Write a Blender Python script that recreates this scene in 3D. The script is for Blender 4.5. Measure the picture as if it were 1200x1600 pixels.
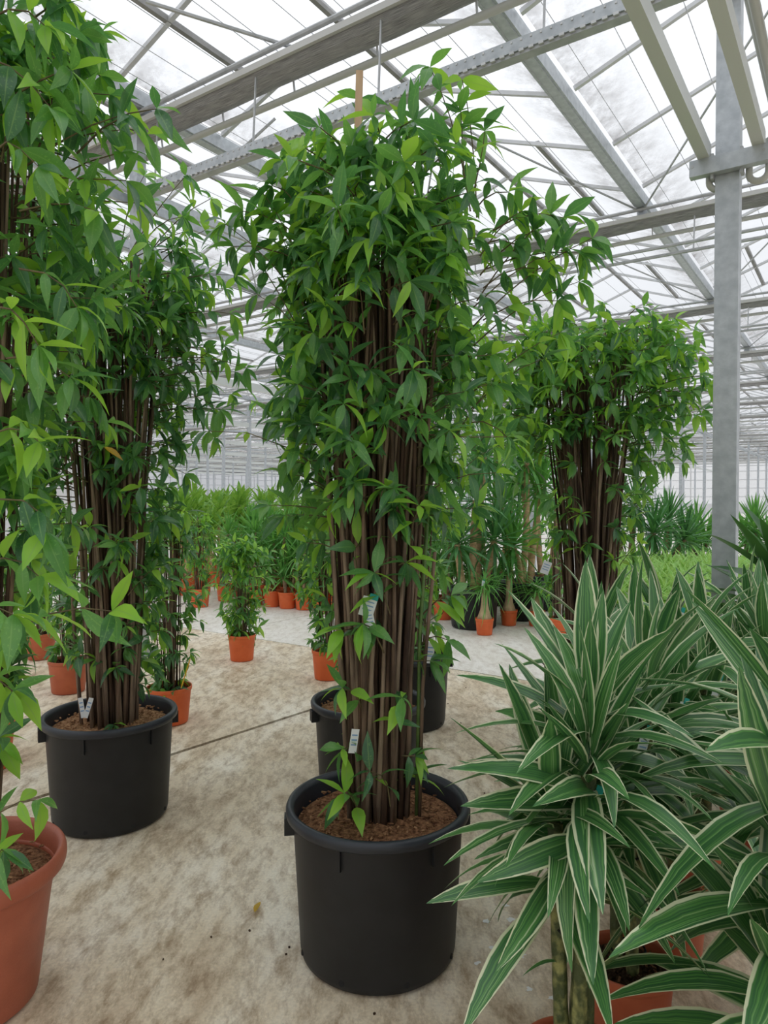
import bpy, math, random
import numpy as np
from mathutils import Vector, Matrix
R = math.radians
for o in list(bpy.data.objects): bpy.data.objects.remove(o)
S = bpy.context.scene
COL = S.collection
random.seed(7)

# ------------------------------------------------------------------ camera, sky, exposure
FPX, HOR, CAMH = 1100.0, 778.0, 1.475
PITCH = math.atan((800 - HOR) / FPX)
cd = bpy.data.cameras.new('camera'); cam = bpy.data.objects.new('camera', cd); COL.objects.link(cam)
cam.location = (0, 0, CAMH); cam.rotation_euler = (math.pi/2 - PITCH, 0, 0)
cd.sensor_fit = 'HORIZONTAL'; cd.sensor_width = 36; cd.lens = 36*FPX/1200; cd.clip_end = 400; cd.clip_start = .02
S.camera = cam
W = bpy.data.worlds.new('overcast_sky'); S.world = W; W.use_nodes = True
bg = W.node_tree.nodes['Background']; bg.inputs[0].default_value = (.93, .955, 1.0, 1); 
# standard overcast sky: radiance rises as (1 + 2 sin(elevation)) / 3 from horizon to zenith
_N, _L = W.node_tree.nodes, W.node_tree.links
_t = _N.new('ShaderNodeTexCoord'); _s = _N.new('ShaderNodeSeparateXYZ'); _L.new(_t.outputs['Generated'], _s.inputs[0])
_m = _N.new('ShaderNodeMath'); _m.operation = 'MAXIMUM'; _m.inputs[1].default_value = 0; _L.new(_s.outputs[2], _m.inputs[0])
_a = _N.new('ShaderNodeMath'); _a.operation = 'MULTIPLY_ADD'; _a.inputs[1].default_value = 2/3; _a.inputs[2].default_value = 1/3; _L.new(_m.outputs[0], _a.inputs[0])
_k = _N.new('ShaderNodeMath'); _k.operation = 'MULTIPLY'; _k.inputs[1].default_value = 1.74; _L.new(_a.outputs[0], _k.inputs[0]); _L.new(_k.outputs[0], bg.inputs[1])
S.view_settings.view_transform = 'Standard'; S.view_settings.look = 'None'; S.view_settings.gamma = 1
S.view_settings.use_curve_mapping = False
S.view_settings.exposure = 0.0
S.cycles.max_bounces = 8; S.cycles.transparent_max_bounces = 24; S.cycles.diffuse_bounces = 5; S.cycles.transmission_bounces = 6
S.cycles.sample_clamp_indirect = 8

# pixel helpers: a pixel gives a direction, the depth comes from the ground or from a stated distance
def ray(px, py):
    x, y, z = (px-600)/FPX, 1.0, (800-py)/FPX
    c, s = math.cos(PITCH), math.sin(PITCH)
    return Vector((x, y*c + z*s, z*c - y*s))
def at(px, py, Y):
    r = ray(px, py); return Vector((0, 0, CAMH)) + r*(Y/r.y)
def gnd(px, py):
    r = ray(px, py); return Vector((0, 0, CAMH)) + r*(-CAMH/r.z)
# the greenhouse grid: s runs along the gutters, n across them
TH = R(34.1); SB, CB = math.sin(TH), math.cos(TH)
def NS(n, s, z=0.0): return Vector((s*SB + n*CB, s*CB - n*SB, z))
def toNS(p): return (p.x*CB - p.y*SB, p.x*SB + p.y*CB)

# ------------------------------------------------------------------ materials
def mat(name):
    m = bpy.data.materials.new(name); m.use_nodes = True
    return m, m.node_tree.nodes, m.node_tree.links
def ramp(N, stops):
    r = N.new('ShaderNodeValToRGB'); e = r.color_ramp.elements
    while len(e) < len(stops): e.new(.5)
    for i, (p, c) in enumerate(stops):
        e[i].position = p; e[i].color = (*c, 1)
    return r
def noisy(name, c1, c2, scale=8, rough=.6, bump=0, detail=6, bscale=None, metal=0, spec=.5, coord='Object', stretch=None, lo=.35, hi=.65):
    m, N, L = mat(name); b = N['Principled BSDF']
    t = N.new('ShaderNodeTexCoord'); n = N.new('ShaderNodeTexNoise'); n.inputs['Scale'].default_value = scale; n.inputs['Detail'].default_value = detail
    src = t.outputs[coord]
    if stretch:
        mp = N.new('ShaderNodeMapping'); mp.inputs['Scale'].default_value = stretch; L.new(src, mp.inputs[0]); src = mp.outputs[0]
    L.new(src, n.inputs['Vector'])
    r = ramp(N, [(lo, c1), (hi, c2)]); L.new(n.outputs[0], r.inputs[0]); L.new(r.outputs[0], b.inputs['Base Color'])
    b.inputs['Roughness'].default_value = rough; b.inputs['Metallic'].default_value = metal; b.inputs['Specular IOR Level'].default_value = spec
    if bump:
        n2 = N.new('ShaderNodeTexNoise'); n2.inputs['Scale'].default_value = bscale or scale*4; n2.inputs['Detail'].default_value = 5
        L.new(src, n2.inputs['Vector'])
        bp = N.new('ShaderNodeBump'); bp.inputs['Strength'].default_value = bump; bp.inputs['Distance'].default_value = .02
        L.new(n2.outputs[0], bp.inputs['Height']); L.new(bp.outputs[0], b.inputs['Normal'])
    return m
def leafmat(name, c1, c2, trans, rough=.38, scale=9, tw=.4, spots=None, spec=.4):
    m, N, L = mat(name); b = N['Principled BSDF']; out = N['Material Output']
    t = N.new('ShaderNodeNewGeometry'); n = N.new('ShaderNodeTexNoise'); n.inputs['Scale'].default_value = scale; n.inputs['Detail'].default_value = 2
    L.new(t.outputs['Position'], n.inputs['Vector'])
    r = ramp(N, [(.38, c1), (.62, c2)]); L.new(n.outputs[0], r.inputs[0]); col = r.outputs[0]
    if name.startswith('leaf_'):      # pale midrib
        uv = N.new('ShaderNodeUVMap'); uv.uv_map = 'UVMap'; sp = N.new('ShaderNodeSeparateXYZ'); L.new(uv.outputs[0], sp.inputs[0])
        sb = N.new('ShaderNodeMath'); sb.operation = 'SUBTRACT'; sb.inputs[1].default_value = .5; L.new(sp.outputs[0], sb.inputs[0])
        ab = N.new('ShaderNodeMath'); ab.operation = 'ABSOLUTE'; L.new(sb.outputs[0], ab.inputs[0])
        rb_ = ramp(N, [(.018, (.75, .75, .75)), (.05, (0, 0, 0))]); L.new(ab.outputs[0], rb_.inputs[0])
        mr = N.new('ShaderNodeMix'); mr.data_type = 'RGBA'; L.new(rb_.outputs[0], mr.inputs[0]); L.new(col, mr.inputs[6]); mr.inputs[7].default_value = (.26, .46, .14, 1); col = mr.outputs[2]
    if spots:
        n3 = N.new('ShaderNodeTexNoise'); n3.inputs['Scale'].default_value = 170; n3.inputs['Detail'].default_value = 1
        L.new(t.outputs['Position'], n3.inputs['Vector'])
        rr = ramp(N, [(.62, (0, 0, 0)), (.68, (1, 1, 1))]); L.new(n3.outputs[0], rr.inputs[0])
        mx = N.new('ShaderNodeMix'); mx.data_type = 'RGBA'; L.new(rr.outputs[0], mx.inputs[0]); L.new(col, mx.inputs[6]); mx.inputs[7].default_value = (*spots, 1); col = mx.outputs[2]
    L.new(col, b.inputs['Base Color']); b.inputs['Roughness'].default_value = rough; b.inputs['Specular IOR Level'].default_value = spec
    tr = N.new('ShaderNodeBsdfTranslucent'); tr.inputs[0].default_value = (*trans, 1)
    mix = N.new('ShaderNodeMixShader'); mix.inputs[0].default_value = tw
    L.new(b.outputs[0], mix.inputs[1]); L.new(tr.outputs[0], mix.inputs[2]); L.new(mix.outputs[0], out.inputs[0])
    return m
def flat(name, c, rough=.5, metal=0, spec=.5):
    m, N, L = mat(name); b = N['Principled BSDF']; b.inputs['Base Color'].default_value = (*c, 1)
    b.inputs['Roughness'].default_value = rough; b.inputs['Metallic'].default_value = metal; b.inputs['Specular IOR Level'].default_value = spec
    return m

M = {}
M['leaf0'] = leafmat('leaf_deep_green', (.038, .128, .060), (.082, .225, .090), (.17, .44, .10), rough=.28, spec=.65, spots=(.14, .33, .10))
M['leaf1'] = leafmat('leaf_mid_green', (.082, .255, .075), (.150, .375, .090), (.29, .62, .10), rough=.30, spec=.6, spots=(.22, .46, .12))
M['leaf2'] = leafmat('leaf_young_green', (.22, .52, .06), (.34, .63, .08), (.48, .80, .08), rough=.36)
M['yellow_leaf'] = leafmat('leaf_faded_yellow', (.55, .30, .02), (.70, .45, .03), (.5, .3, .02))
M['yucca0'] = leafmat('yucca_green', (.095, .29, .075), (.17, .43, .10), (.22, .52, .07), rough=.45, tw=.3)
M['yucca1'] = leafmat('yucca_dark_green', (.065, .20, .075), (.12, .31, .11), (.14, .40, .07), rough=.42, tw=.25)
M['massang'] = leafmat('strap_leaf_lime', (.12, .32, .05), (.28, .50, .08), (.34, .58, .08), rough=.4, tw=.35, scale=25)
M['spider'] = leafmat('spider_leaf_light_green', (.27, .55, .11), (.48, .72, .26), (.52, .75, .2), rough=.5, tw=.4, scale=30)
M['aspid'] = leafmat('broad_leaf_dark', (.038, .130, .038), (.075, .200, .050), (.12, .33, .05), rough=.33, tw=.22)
M['black'] = noisy('black_plastic', (.0085, .0095, .011), (.013, .014, .016), 14, .5, .05, bscale=300, spec=.45)
M['rim'] = noisy('black_plastic_rim', (.018, .022, .030), (.026, .031, .040), 14, .42, .03, bscale=200)
M['orange'] = noisy('orange_plastic', (.70, .125, .030), (.78, .155, .042), 10, .5, .03, bscale=120)
M['terracotta'] = noisy('terracotta_plastic', (.40, .105, .055), (.47, .130, .070), 12, .48, .08, bscale=160)
M['darkorange'] = noisy('brownish_orange_plastic', (.44, .10, .042), (.52, .13, .055), 10, .5, .03, bscale=120)
M['soil'] = noisy('bark_soil', (0.119, 0.050, 0.025), (0.420, 0.217, 0.112), 75, .95, .9, 9, 130, spec=.15)
M['soil_light'] = noisy('coir_soil', (0.280, 0.133, 0.063), (0.644, 0.378, 0.203), 80, .95, .9, 9, 130, spec=.15)
M['soil_dark'] = noisy('dark_soil', (.030, .017, .010), (.125, .075, .042), 80, .95, .9, 9, 130, spec=.15)
M['bark'] = noisy('stem_bark', (0.087, 0.056, 0.039), (0.259, 0.175, 0.119), 30, .8, .5, 6, 90, spec=.25, stretch=(1, 1, .15))
M['bark2'] = noisy('stem_bark_grey', (0.140, 0.098, 0.070), (0.350, 0.259, 0.182), 30, .8, .5, 6, 90, spec=.25, stretch=(1, 1, .15))
M['bark3'] = noisy('stem_bark_dark', (0.042, 0.025, 0.018), (0.133, 0.081, 0.053), 30, .8, .5, 6, 90, spec=.25, stretch=(1, 1, .15))
M['twig'] = noisy('twig_brown', (.085, .060, .030), (.16, .13, .055), 30, .7)
M['twiggreen'] = noisy('twig_green', (.08, .16, .04), (.14, .22, .06), 30, .6)
M['cane'] = noisy('mottled_cane', (.055, .075, .020), (.30, .30, .105), 34, .6, .5, 4, 60, stretch=(1, 1, .8), lo=.44, hi=.66)
M['cane_tan'] = noisy('tan_cane', (0.420, 0.266, 0.147), (0.672, 0.462, 0.266), 12, .75, .4, 5, 50, stretch=(1, 1, 2.5))
M['trunk'] = noisy('grey_tan_trunk', (0.224, 0.147, 0.087), (0.476, 0.336, 0.210), 14, .85, .6, 6, 50, stretch=(1, 1, 2))
M['bottle'] = noisy('bottle_trunk', (0.420, 0.294, 0.175), (0.644, 0.476, 0.294), 20, .8, .5, 6, 60, stretch=(1, 1, .4))
M['galv'] = noisy('galvanised_steel', (.44, .475, .505), (.56, .595, .625), 18, .45, .05, 8, 60, metal=.4)
M['galv_dark'] = noisy('weathered_steel', (.42, .435, .445), (.52, .535, .545), 12, .5, .05, 6, 60, metal=.4)
M['alu'] = noisy('aluminium_bar', (.58, .59, .60), (.66, .67, .68), 8, .45, 0, 5, metal=.35)
M['bar_dark'] = noisy('dirty_bar', (.24, .24, .23), (.34, .335, .33), 6, .6, 0, 5, metal=.2)
M['paint'] = flat('pale_grey_paint', (.62, .65, .635), .38)
M['pipe'] = flat('pale_pipe_paint', (.50, .51, .47), .45)
M['cloth'] = noisy('folded_shade_cloth', (.17, .172, .175), (.50, .50, .50), 11, .9, .5, 4, 22, coord='UV', stretch=(14, .35, 1))
M['profile'] = flat('screen_profile', (.55, .55, .53), .4, .2)
M['white'] = flat('white_card', (.80, .82, .82), .5)
M['teal'] = flat('teal_tag', (.02, .38, .33), .5)
M['blueprint'] = flat('blue_print', (.25, .40, .62), .5)
M['wood'] = noisy('pale_wood', (.50, .33, .20), (.62, .44, .28), 30, .7, .1, stretch=(1, 1, .1))
M['yellowstick'] = flat('yellow_stick', (.85, .48, .03), .5)
M['redpetal'] = flat('red_petal', (.72, .02, .03), .45)
M['yellowpetal'] = flat('yellow_petal', (.85, .60, .04), .45)
M['joint'] = flat('joint_black', (.012, .012, .012), .9)
M['wallwhite'] = noisy('white_wall', (.66, .665, .68), (.72, .725, .735), 3, .6)

# white-edged dracaena leaf: stripes run along the blade (UV x is across the blade)
def stripemat():
    m, N, L = mat('white_striped_leaf'); b = N['Principled BSDF']; out = N['Material Output']
    uv = N.new('ShaderNodeUVMap'); uv.uv_map = 'UVMap'
    sep = N.new('ShaderNodeSeparateXYZ'); L.new(uv.outputs[0], sep.inputs[0])
    mp = N.new('ShaderNodeMapping'); mp.inputs['Scale'].default_value = (9, .25, 1); L.new(uv.outputs[0], mp.inputs[0])
    g = N.new('ShaderNodeNewGeometry'); oi = N.new('ShaderNodeObjectInfo')
    add = N.new('ShaderNodeVectorMath'); add.operation = 'ADD'; L.new(mp.outputs[0], add.inputs[0])
    cmb = N.new('ShaderNodeCombineXYZ'); ml = N.new('ShaderNodeMath'); ml.operation = 'MULTIPLY'; ml.inputs[1].default_value = 40
    L.new(oi.outputs['Random'], ml.inputs[0]); L.new(ml.outputs[0], cmb.inputs[2]); L.new(cmb.outputs[0], add.inputs[1])
    n = N.new('ShaderNodeTexNoise'); n.inputs['Scale'].default_value = 1.6; n.inputs['Detail'].default_value = 2; L.new(add.outputs[0], n.inputs['Vector'])
    r1 = ramp(N, [(.42, (.050, .165, .055)), (.60, (.125, .330, .080)), (.74, (.46, .60, .34))]); L.new(n.outputs[0], r1.inputs[0])
    # margin
    sb = N.new('ShaderNodeMath'); sb.operation = 'SUBTRACT'; sb.inputs[1].default_value = .5; L.new(sep.outputs[0], sb.inputs[0])
    ab = N.new('ShaderNodeMath'); ab.operation = 'ABSOLUTE'; L.new(sb.outputs[0], ab.inputs[0])
    rm = ramp(N, [(.395, (0, 0, 0)), (.42, (1, 1, 1))]); L.new(ab.outputs[0], rm.inputs[0])
    mx = N.new('ShaderNodeMix'); mx.data_type = 'RGBA'; L.new(rm.outputs[0], mx.inputs[0]); L.new(r1.outputs[0], mx.inputs[6]); mx.inputs[7].default_value = (.78, .82, .55, 1)
    L.new(mx.outputs[2], b.inputs['Base Color']); b.inputs['Roughness'].default_value = .32; b.inputs['Specular IOR Level'].default_value = .6
    tr = N.new('ShaderNodeBsdfTranslucent'); L.new(mx.outputs[2], tr.inputs[0])
    ms = N.new('ShaderNodeMixShader'); ms.inputs[0].default_value = .22; L.new(b.outputs[0], ms.inputs[1]); L.new(tr.outputs[0], ms.inputs[2]); L.new(ms.outputs[0], out.inputs[0])
    return m
M['stripe'] = stripemat()

# roof glass: see-through, a little milky, with brown grime along the gutter edge
def glassmat(name, milky, dirt):
    m, N, L = mat(name); out = N['Material Output']; N.remove(N['Principled BSDF'])
    tp = N.new('ShaderNodeBsdfTransparent'); tp.inputs[0].default_value = (.985, .99, .99, 1)
    tl = N.new('ShaderNodeBsdfTranslucent'); tl.inputs[0].default_value = (.95, .95, .95, 1)
    df = N.new('ShaderNodeBsdfDiffuse'); df.inputs[0].default_value = (.20, .15, .11, 1)
    m1 = N.new('ShaderNodeMixShader'); m1.inputs[0].default_value = milky; L.new(tp.outputs[0], m1.inputs[1]); L.new(tl.outputs[0], m1.inputs[2])
    m2 = N.new('ShaderNodeMixShader'); L.new(m1.outputs[0], m2.inputs[1]); L.new(df.outputs[0], m2.inputs[2])
    if dirt:
        uv = N.new('ShaderNodeUVMap'); uv.uv_map = 'UVMap'; sep = N.new('ShaderNodeSeparateXYZ'); L.new(uv.outputs[0], sep.inputs[0])
        g = N.new('ShaderNodeNewGeometry'); n = N.new('ShaderNodeTexNoise'); n.inputs['Scale'].default_value = 3.5; n.inputs['Detail'].default_value = 10; n.inputs['Roughness'].default_value = .72
        L.new(g.outputs['Position'], n.inputs['Vector'])
        r = ramp(N, [(0, (.85, .85, .85)), (.12, (.55, .55, .55)), (.32, (.06, .06, .06)), (.9, (.01, .01, .01))])
        L.new(sep.outputs[1], r.inputs[0])
        rn = ramp(N, [(.40, (.15, .15, .15)), (.72, (1, 1, 1))]); L.new(n.outputs[0], rn.inputs[0])
        mu = N.new('ShaderNodeMath'); mu.operation = 'MULTIPLY'; L.new(r.outputs[0], mu.inputs[0]); L.new(rn.outputs[0], mu.inputs[1]); L.new(mu.outputs[0], m2.inputs[0])
    else: m2.inputs[0].default_value = .03
    L.new(m2.outputs[0], out.inputs[0])
    return m
M['glass'] = glassmat('roof_glass', .22, True)
M['wallglass'] = glassmat('wall_glass', .55, False)

def concrete(name, a, b, c, wet):
    m, N, L = mat(name); bs = N['Principled BSDF']; t = N.new('ShaderNodeTexCoord')
    mp = N.new('ShaderNodeMapping'); mp.inputs['Rotation'].default_value = (0, 0, TH); mp.inputs['Scale'].default_value = (1.9, .8, 1); L.new(t.outputs['Object'], mp.inputs[0])
    n1 = N.new('ShaderNodeTexNoise'); n1.inputs['Scale'].default_value = 1.35; n1.inputs['Detail'].default_value = 12; n1.inputs['Roughness'].default_value = .66; L.new(mp.outputs[0], n1.inputs['Vector'])
    r1 = ramp(N, [(.30, a), (.47, b), (.64, c)]); L.new(n1.outputs[0], r1.inputs[0])
    n2 = N.new('ShaderNodeTexNoise'); n2.inputs['Scale'].default_value = 8.5; n2.inputs['Detail'].default_value = 13; n2.inputs['Roughness'].default_value = .75; n2.inputs['Distortion'].default_value = .15; L.new(mp.outputs[0], n2.inputs['Vector'])
    r2 = ramp(N, [(.36, (.56, .48, .40)), (.55, (1.06, 1.06, 1.06))]); L.new(n2.outputs[0], r2.inputs[0])
    mu = N.new('ShaderNodeMix'); mu.data_type = 'RGBA'; mu.blend_type = 'MULTIPLY'; mu.inputs[0].default_value = wet; L.new(r1.outputs[0], mu.inputs[6]); L.new(r2.outputs[0], mu.inputs[7])
    n3 = N.new('ShaderNodeTexNoise'); n3.inputs['Scale'].default_value = 90; n3.inputs['Detail'].default_value = 4; L.new(t.outputs['Object'], n3.inputs['Vector'])
    r3 = ramp(N, [(.3, (.86, .86, .86)), (.7, (1.1, 1.1, 1.1))]); L.new(n3.outputs[0], r3.inputs[0])
    mv = N.new('ShaderNodeMix'); mv.data_type = 'RGBA'; mv.blend_type = 'MULTIPLY'; mv.inputs[0].default_value = .8; L.new(mu.outputs[2], mv.inputs[6]); L.new(r3.outputs[0], mv.inputs[7])
    L.new(mv.outputs[2], bs.inputs['Base Color']); bs.inputs['Specular IOR Level'].default_value = .4
    rr = ramp(N, [(.3, (.42, .42, .42)), (.6, (.68, .68, .68))]); L.new(n2.outputs[0], rr.inputs[0]); L.new(rr.outputs[0], bs.inputs['Roughness'])
    bp = N.new('ShaderNodeBump'); bp.inputs['Strength'].default_value = .12; bp.inputs['Distance'].default_value = .01; L.new(n2.outputs[0], bp.inputs['Height']); L.new(bp.outputs[0], bs.inputs['Normal'])
    return m
M['concrete'] = concrete('stained_concrete', (.46, .33, .21), (.73, .62, .46), (.86, .79, .66), 1.0)
M['concrete2'] = concrete('clean_concrete', (.76, .72, .63), (.82, .785, .71), (.86, .83, .77), .45)
M['splash'] = flat('dried_splash', (.86, .86, .84), .7)
M['subfloor'] = flat('subfloor', (.05, .045, .04), .9)

# ------------------------------------------------------------------ mesh helpers
class MB:
    def __init__(s): s.v = []; s.f = []; s.mi = []; s.uv = []
    def add(s, verts, faces, mi=0, uvs=None):
        k = len(s.v); s.v += [tuple(v) for v in verts]
        for i, f in enumerate(faces):
            s.f.append(tuple(k+j for j in f)); s.mi.append(mi)
            s.uv.append(uvs[i] if uvs else [(0, 0)]*len(f))
        return s
    def box(s, c, d, rot=None, mi=0):
        x, y, z = d[0]/2, d[1]/2, d[2]/2
        vs = [Vector((a*x, b*y, e*z)) for e in (-1, 1) for a, b in ((-1, -1), (1, -1), (1, 1), (-1, 1))]
        if rot: vs = [rot @ v for v in vs]
        c = Vector(c)
        return s.add([v+c for v in vs], [(3, 2, 1, 0), (4, 5, 6, 7), (0, 1, 5, 4), (1, 2, 6, 5), (2, 3, 7, 6), (3, 0, 4, 7)], mi)
    def bar(s, p, q, w, h, mi=0, up=Vector((0, 0, 1))):
        p, q = Vector(p), Vector(q); d = (q-p); d.normalize()
        x = d.cross(up)
        if x.length < 1e-4: x = Vector((1, 0, 0))
        x.normalize(); z = x.cross(d)
        vs = [e + x*(a*w/2) + z*(b*h/2) for e in (p, q) for a, b in ((-1, -1), (1, -1), (1, 1), (-1, 1))]
        return s.add(vs, [(3, 2, 1, 0), (4, 5, 6, 7), (0, 1, 5, 4), (1, 2, 6, 5), (2, 3, 7, 6), (3, 0, 4, 7)], mi)
    def tube(s, pts, rad, sides=6, mi=0, cap=True):
        pts = [Vector(p) for p in pts]
        if not isinstance(rad, (list, tuple)): rad = [rad]*len(pts)
        vs, fs = [], []; x = None
        for i, p in enumerate(pts):
            d = (pts[min(i+1, len(pts)-1)] - pts[max(i-1, 0)])
            if d.length < 1e-9: d = Vector((0, 0, 1))
            d.normalize()
            if x is None:
                x = d.orthogonal()
            x = x - d*x.dot(d); x.normalize(); y = d.cross(x)
            for k in range(sides):
                a = 2*math.pi*k/sides; vs.append(p + (x*math.cos(a) + y*math.sin(a))*rad[i])
        for i in range(len(pts)-1):
            for k in range(sides):
                a, b = i*sides+k, i*sides+(k+1) % sides; fs.append((a, b, b+sides, a+sides))
        if cap:
            fs.append(tuple(range(sides-1, -1, -1))); fs.append(tuple((len(pts)-1)*sides+k for k in range(sides)))
        return s.add(vs, fs, mi)
    def lathe(s, prof, seg=48, mi=0, c=(0, 0, 0)):
        vs, fs = [], []; n = len(prof)
        for k in range(seg):
            a = 2*math.pi*k/seg
            for r, z in prof: vs.append((c[0]+r*math.cos(a), c[1]+r*math.sin(a), c[2]+z))
        for k in range(seg):
            k2 = (k+1) % seg
            for i in range(n-1): fs.append((k*n+i, k2*n+i, k2*n+i+1, k*n+i+1))
        return s.add(vs, fs, mi)
    def mesh(s, name, mats, smooth=False):
        me = bpy.data.meshes.new(name); me.from_pydata(s.v, [], s.f)
        for m in (mats if isinstance(mats, (list, tuple)) else [mats]): me.materials.append(m)
        if any(s.mi): me.polygons.foreach_set('material_index', s.mi)
        if any(u[0] != (0, 0) or u[-1] != (0, 0) for u in s.uv):
            uvl = me.uv_layers.new(name='UVMap'); uvl.data.foreach_set('uv', [c for f in s.uv for p in f for c in p])
        if smooth: me.polygons.foreach_set('use_smooth', [True]*len(s.f))
        me.update(); return me
def link(name, me, parent=None, loc=None, mtx=None):
    o = bpy.data.objects.new(name, me); COL.objects.link(o)
    if parent is not None: o.parent = parent
    if mtx is not None: o.matrix_basis = mtx
    elif loc is not None: o.location = loc
    return o
def tag(o, label=None, cat=None, group=None, kind=None):
    if label: o['label'] = label
    if cat: o['category'] = cat
    if group: o['group'] = group
    if kind: o['kind'] = kind
    return o
def empty(name, loc, rz=0):
    o = bpy.data.objects.new(name, None); COL.objects.link(o); o.location = loc; o.rotation_euler.z = rz; o.empty_display_size = .1
    return o
def copy_tree(o, parent=None):
    c = o.copy(); COL.objects.link(c)
    if parent is not None: c.parent = parent
    for ch in list(o.children): copy_tree(ch, c)
    return c
RIG = random.Random

# ------------------------------------------------------------------ floor
fl = empty('floor', (0, 0, 0)); tag(fl, kind='structure')
def slab(name, poly, m, z=0.0, t=.05):
    n = len(poly); b = MB()
    vs = [(p[0], p[1], z) for p in poly] + [(p[0], p[1], z-t) for p in poly]
    b.add(vs, [tuple(range(n)), tuple(range(2*n-1, n-1, -1))] + [(i+n, (i+1) % n + n, (i+1) % n, i) for i in range(n)])
    return link(name, b.mesh(name, m), fl)
j1a, j1b = gnd(0, 1265), gnd(492, 1107)              # the black joint
jd = (j1b - j1a).normalized(); jn = Vector((jd.y, -jd.x, 0))   # to the right of the joint
j2 = gnd(400, 998); ad = NS(1, 0)                              # cross joint
def isect(p, d, q, e):
    t = ((q.x-p.x)*e.y - (q.y-p.y)*e.x) / (d.x*e.y - d.y*e.x); return p + d*t
X = isect(j1a, jd, j2, ad)
G = .017
bl, br = j1a - jd*16, j1a - jd*16
rt = X + ad*40; lt = X - ad*60
slab('concrete_slab', [v.xy for v in (bl+jn*G, bl+jn*30, rt-jd*G+ad*0, X+jn*G-jd*.008)], M['concrete'])
slab('concrete_slab', [v.xy for v in (bl-jn*60, bl-jn*G, X-jn*G-jd*.008, lt-jd*.008)], M['concrete'])
j3 = gnd(412, 976); bd = NS(0, 1)
Y3 = isect(j3, bd, j2, ad)
slab('concrete_slab', [v.xy for v in (Y3+ad*.006+bd*.008, rt+bd*.008, rt+bd*100, Y3+bd*100+ad*.006)], M['concrete2'])
slab('concrete_slab', [v.xy for v in (lt+bd*.008, Y3-ad*.006+bd*.008, Y3-ad*.006+bd*100, lt+bd*100)], M['concrete2'])
b = MB(); b.add([(-140, -40, -.03), (140, -40, -.03), (140, 140, -.03), (-140, 140, -.03)], [(0, 1, 2, 3)])
link('joint_bed', b.mesh('joint_bed', M['joint']), fl)

# ------------------------------------------------------------------ greenhouse roof
GZ, RZ, SP = 5.095, 5.665, 3.2
N0 = -2.243
KS = list(range(-21, 4))
S0, S1 = -8.0, 74.0
A0, AB = 4.15, 4.75
ALINES = [A0 + AB*k for k in range(-2, 15)]
BARS = [A0 + .86 + 1.1875*k for k in range(-10, 58)]
ceil = empty('ceiling', (0, 0, 0)); tag(ceil, kind='structure')
def gutter_mesh():
    b = MB()
    for (n0, n1, z0, z1) in ((-.045, .045, -.11, -.085), (-.065, -.04, -.10, .03), (.04, .065, -.10, .03)):
        c = NS((n0+n1)/2, (S0+S1)/2, (z0+z1)/2); b.bar(NS((n0+n1)/2, S0, (z0+z1)/2), NS((n0+n1)/2, S1, (z0+z1)/2), n1-n0, z1-z0)
    return b.mesh('gutter', M['galv'])
gm = gutter_mesh()
rb = MB(); rb.bar(NS(0, S0, 0), NS(0, S1, 0), .045, .06); rm_ = rb.mesh('ridge', M['bar_dark'])
for k in KS:
    link('gutter', gm, ceil, NS(N0 + SP*k, 0, GZ))
    link('ridge', rm_, ceil, NS(N0 + SP*(k+.5), 0, RZ))
up = Vector((0, 0, 1))
def slope(side):   # glazing bar from gutter edge to ridge, at s = 0
    b = MB(); b.bar(NS(side*.09, 0, .02), NS(side*SP/2, 0, RZ-GZ-.01), .04, .035); return b.mesh('glazing_bar', M['alu'])
def pane(side):
    b = MB(); w = 1.1875/2
    g0, g1 = NS(side*.10, -w+.02, .04), NS(side*.10, w-.02, .04); r0, r1 = NS(side*SP/2, -w+.02, RZ-GZ+.015), NS(side*SP/2, w-.02, RZ-GZ+.015)
    b.add([g0, g1, r1, r0], [(0, 1, 2, 3)], 0, [[(0, 0), (1, 0), (1, 1), (0, 1)]]); return b
bm_ = {1: slope(1), -1: slope(-1)}; pm_ = {s: pane(s).mesh('pane', M['glass']) for s in (1, -1)}
cand = []
for k in KS:
    for side in (1, -1):
        for s in BARS:
            p = NS(N0 + SP*k, s, GZ); q = NS(N0 + SP*k + side*SP/2, s, RZ)
            m_ = (p+q)/2; vis = m_.y > .6 and abs(m_.x)/max(m_.y, .1) < .75 and (m_.z-CAMH)/max(m_.y, .1) < .95
            cand.append(((m_ - cam.location).length + (0 if vis else 500), k, side, s, p))
cand.sort(key=lambda c: c[0])
rest_b, rest_p = MB(), MB()
for i, (d, k, side, s, p) in enumerate(cand):
    pp = NS(N0 + SP*k, s + 1.1875/2, GZ)
    if i < 280:
        link('glazing_bar', bm_[side], ceil, p); link('pane', pm_[side], ceil, pp)
    else:
        rest_b.bar(p + NS(side*.09, 0, .02), p + NS(side*SP/2, 0, RZ-GZ-.01), .04, .035)
        pb = pane(side); rest_p.add([Vector(v)+pp for v in pb.v], pb.f, 0, pb.uv)
tag(link('glazing_bars', rest_b.mesh('glazing_bars', M['alu']), ceil), kind='stuff')
tag(link('panes', rest_p.mesh('panes', M['glass']), ceil), kind='stuff')
# vent frames: a dark rail halfway up a slope with an end bar
def rail(n, s0, s1, side):
    t = .46; dn = side*SP/2*t
    b = MB(); b.bar(NS(n+dn, s0, GZ+(RZ-GZ)*t), NS(n+dn, s1, GZ+(RZ-GZ)*t), .045, .05); return link('vent_rail', b.mesh('vent_rail', M['bar_dark']), ceil)
for k in range(-13, 2):
    for j in range(-1, 9):
        e = A0 + .86 + AB*j
        rail(N0 + SP*k, e - 2.375, e, 1); rail(N0 + SP*k, e + 2.375, e + 4.75, -1)

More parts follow.
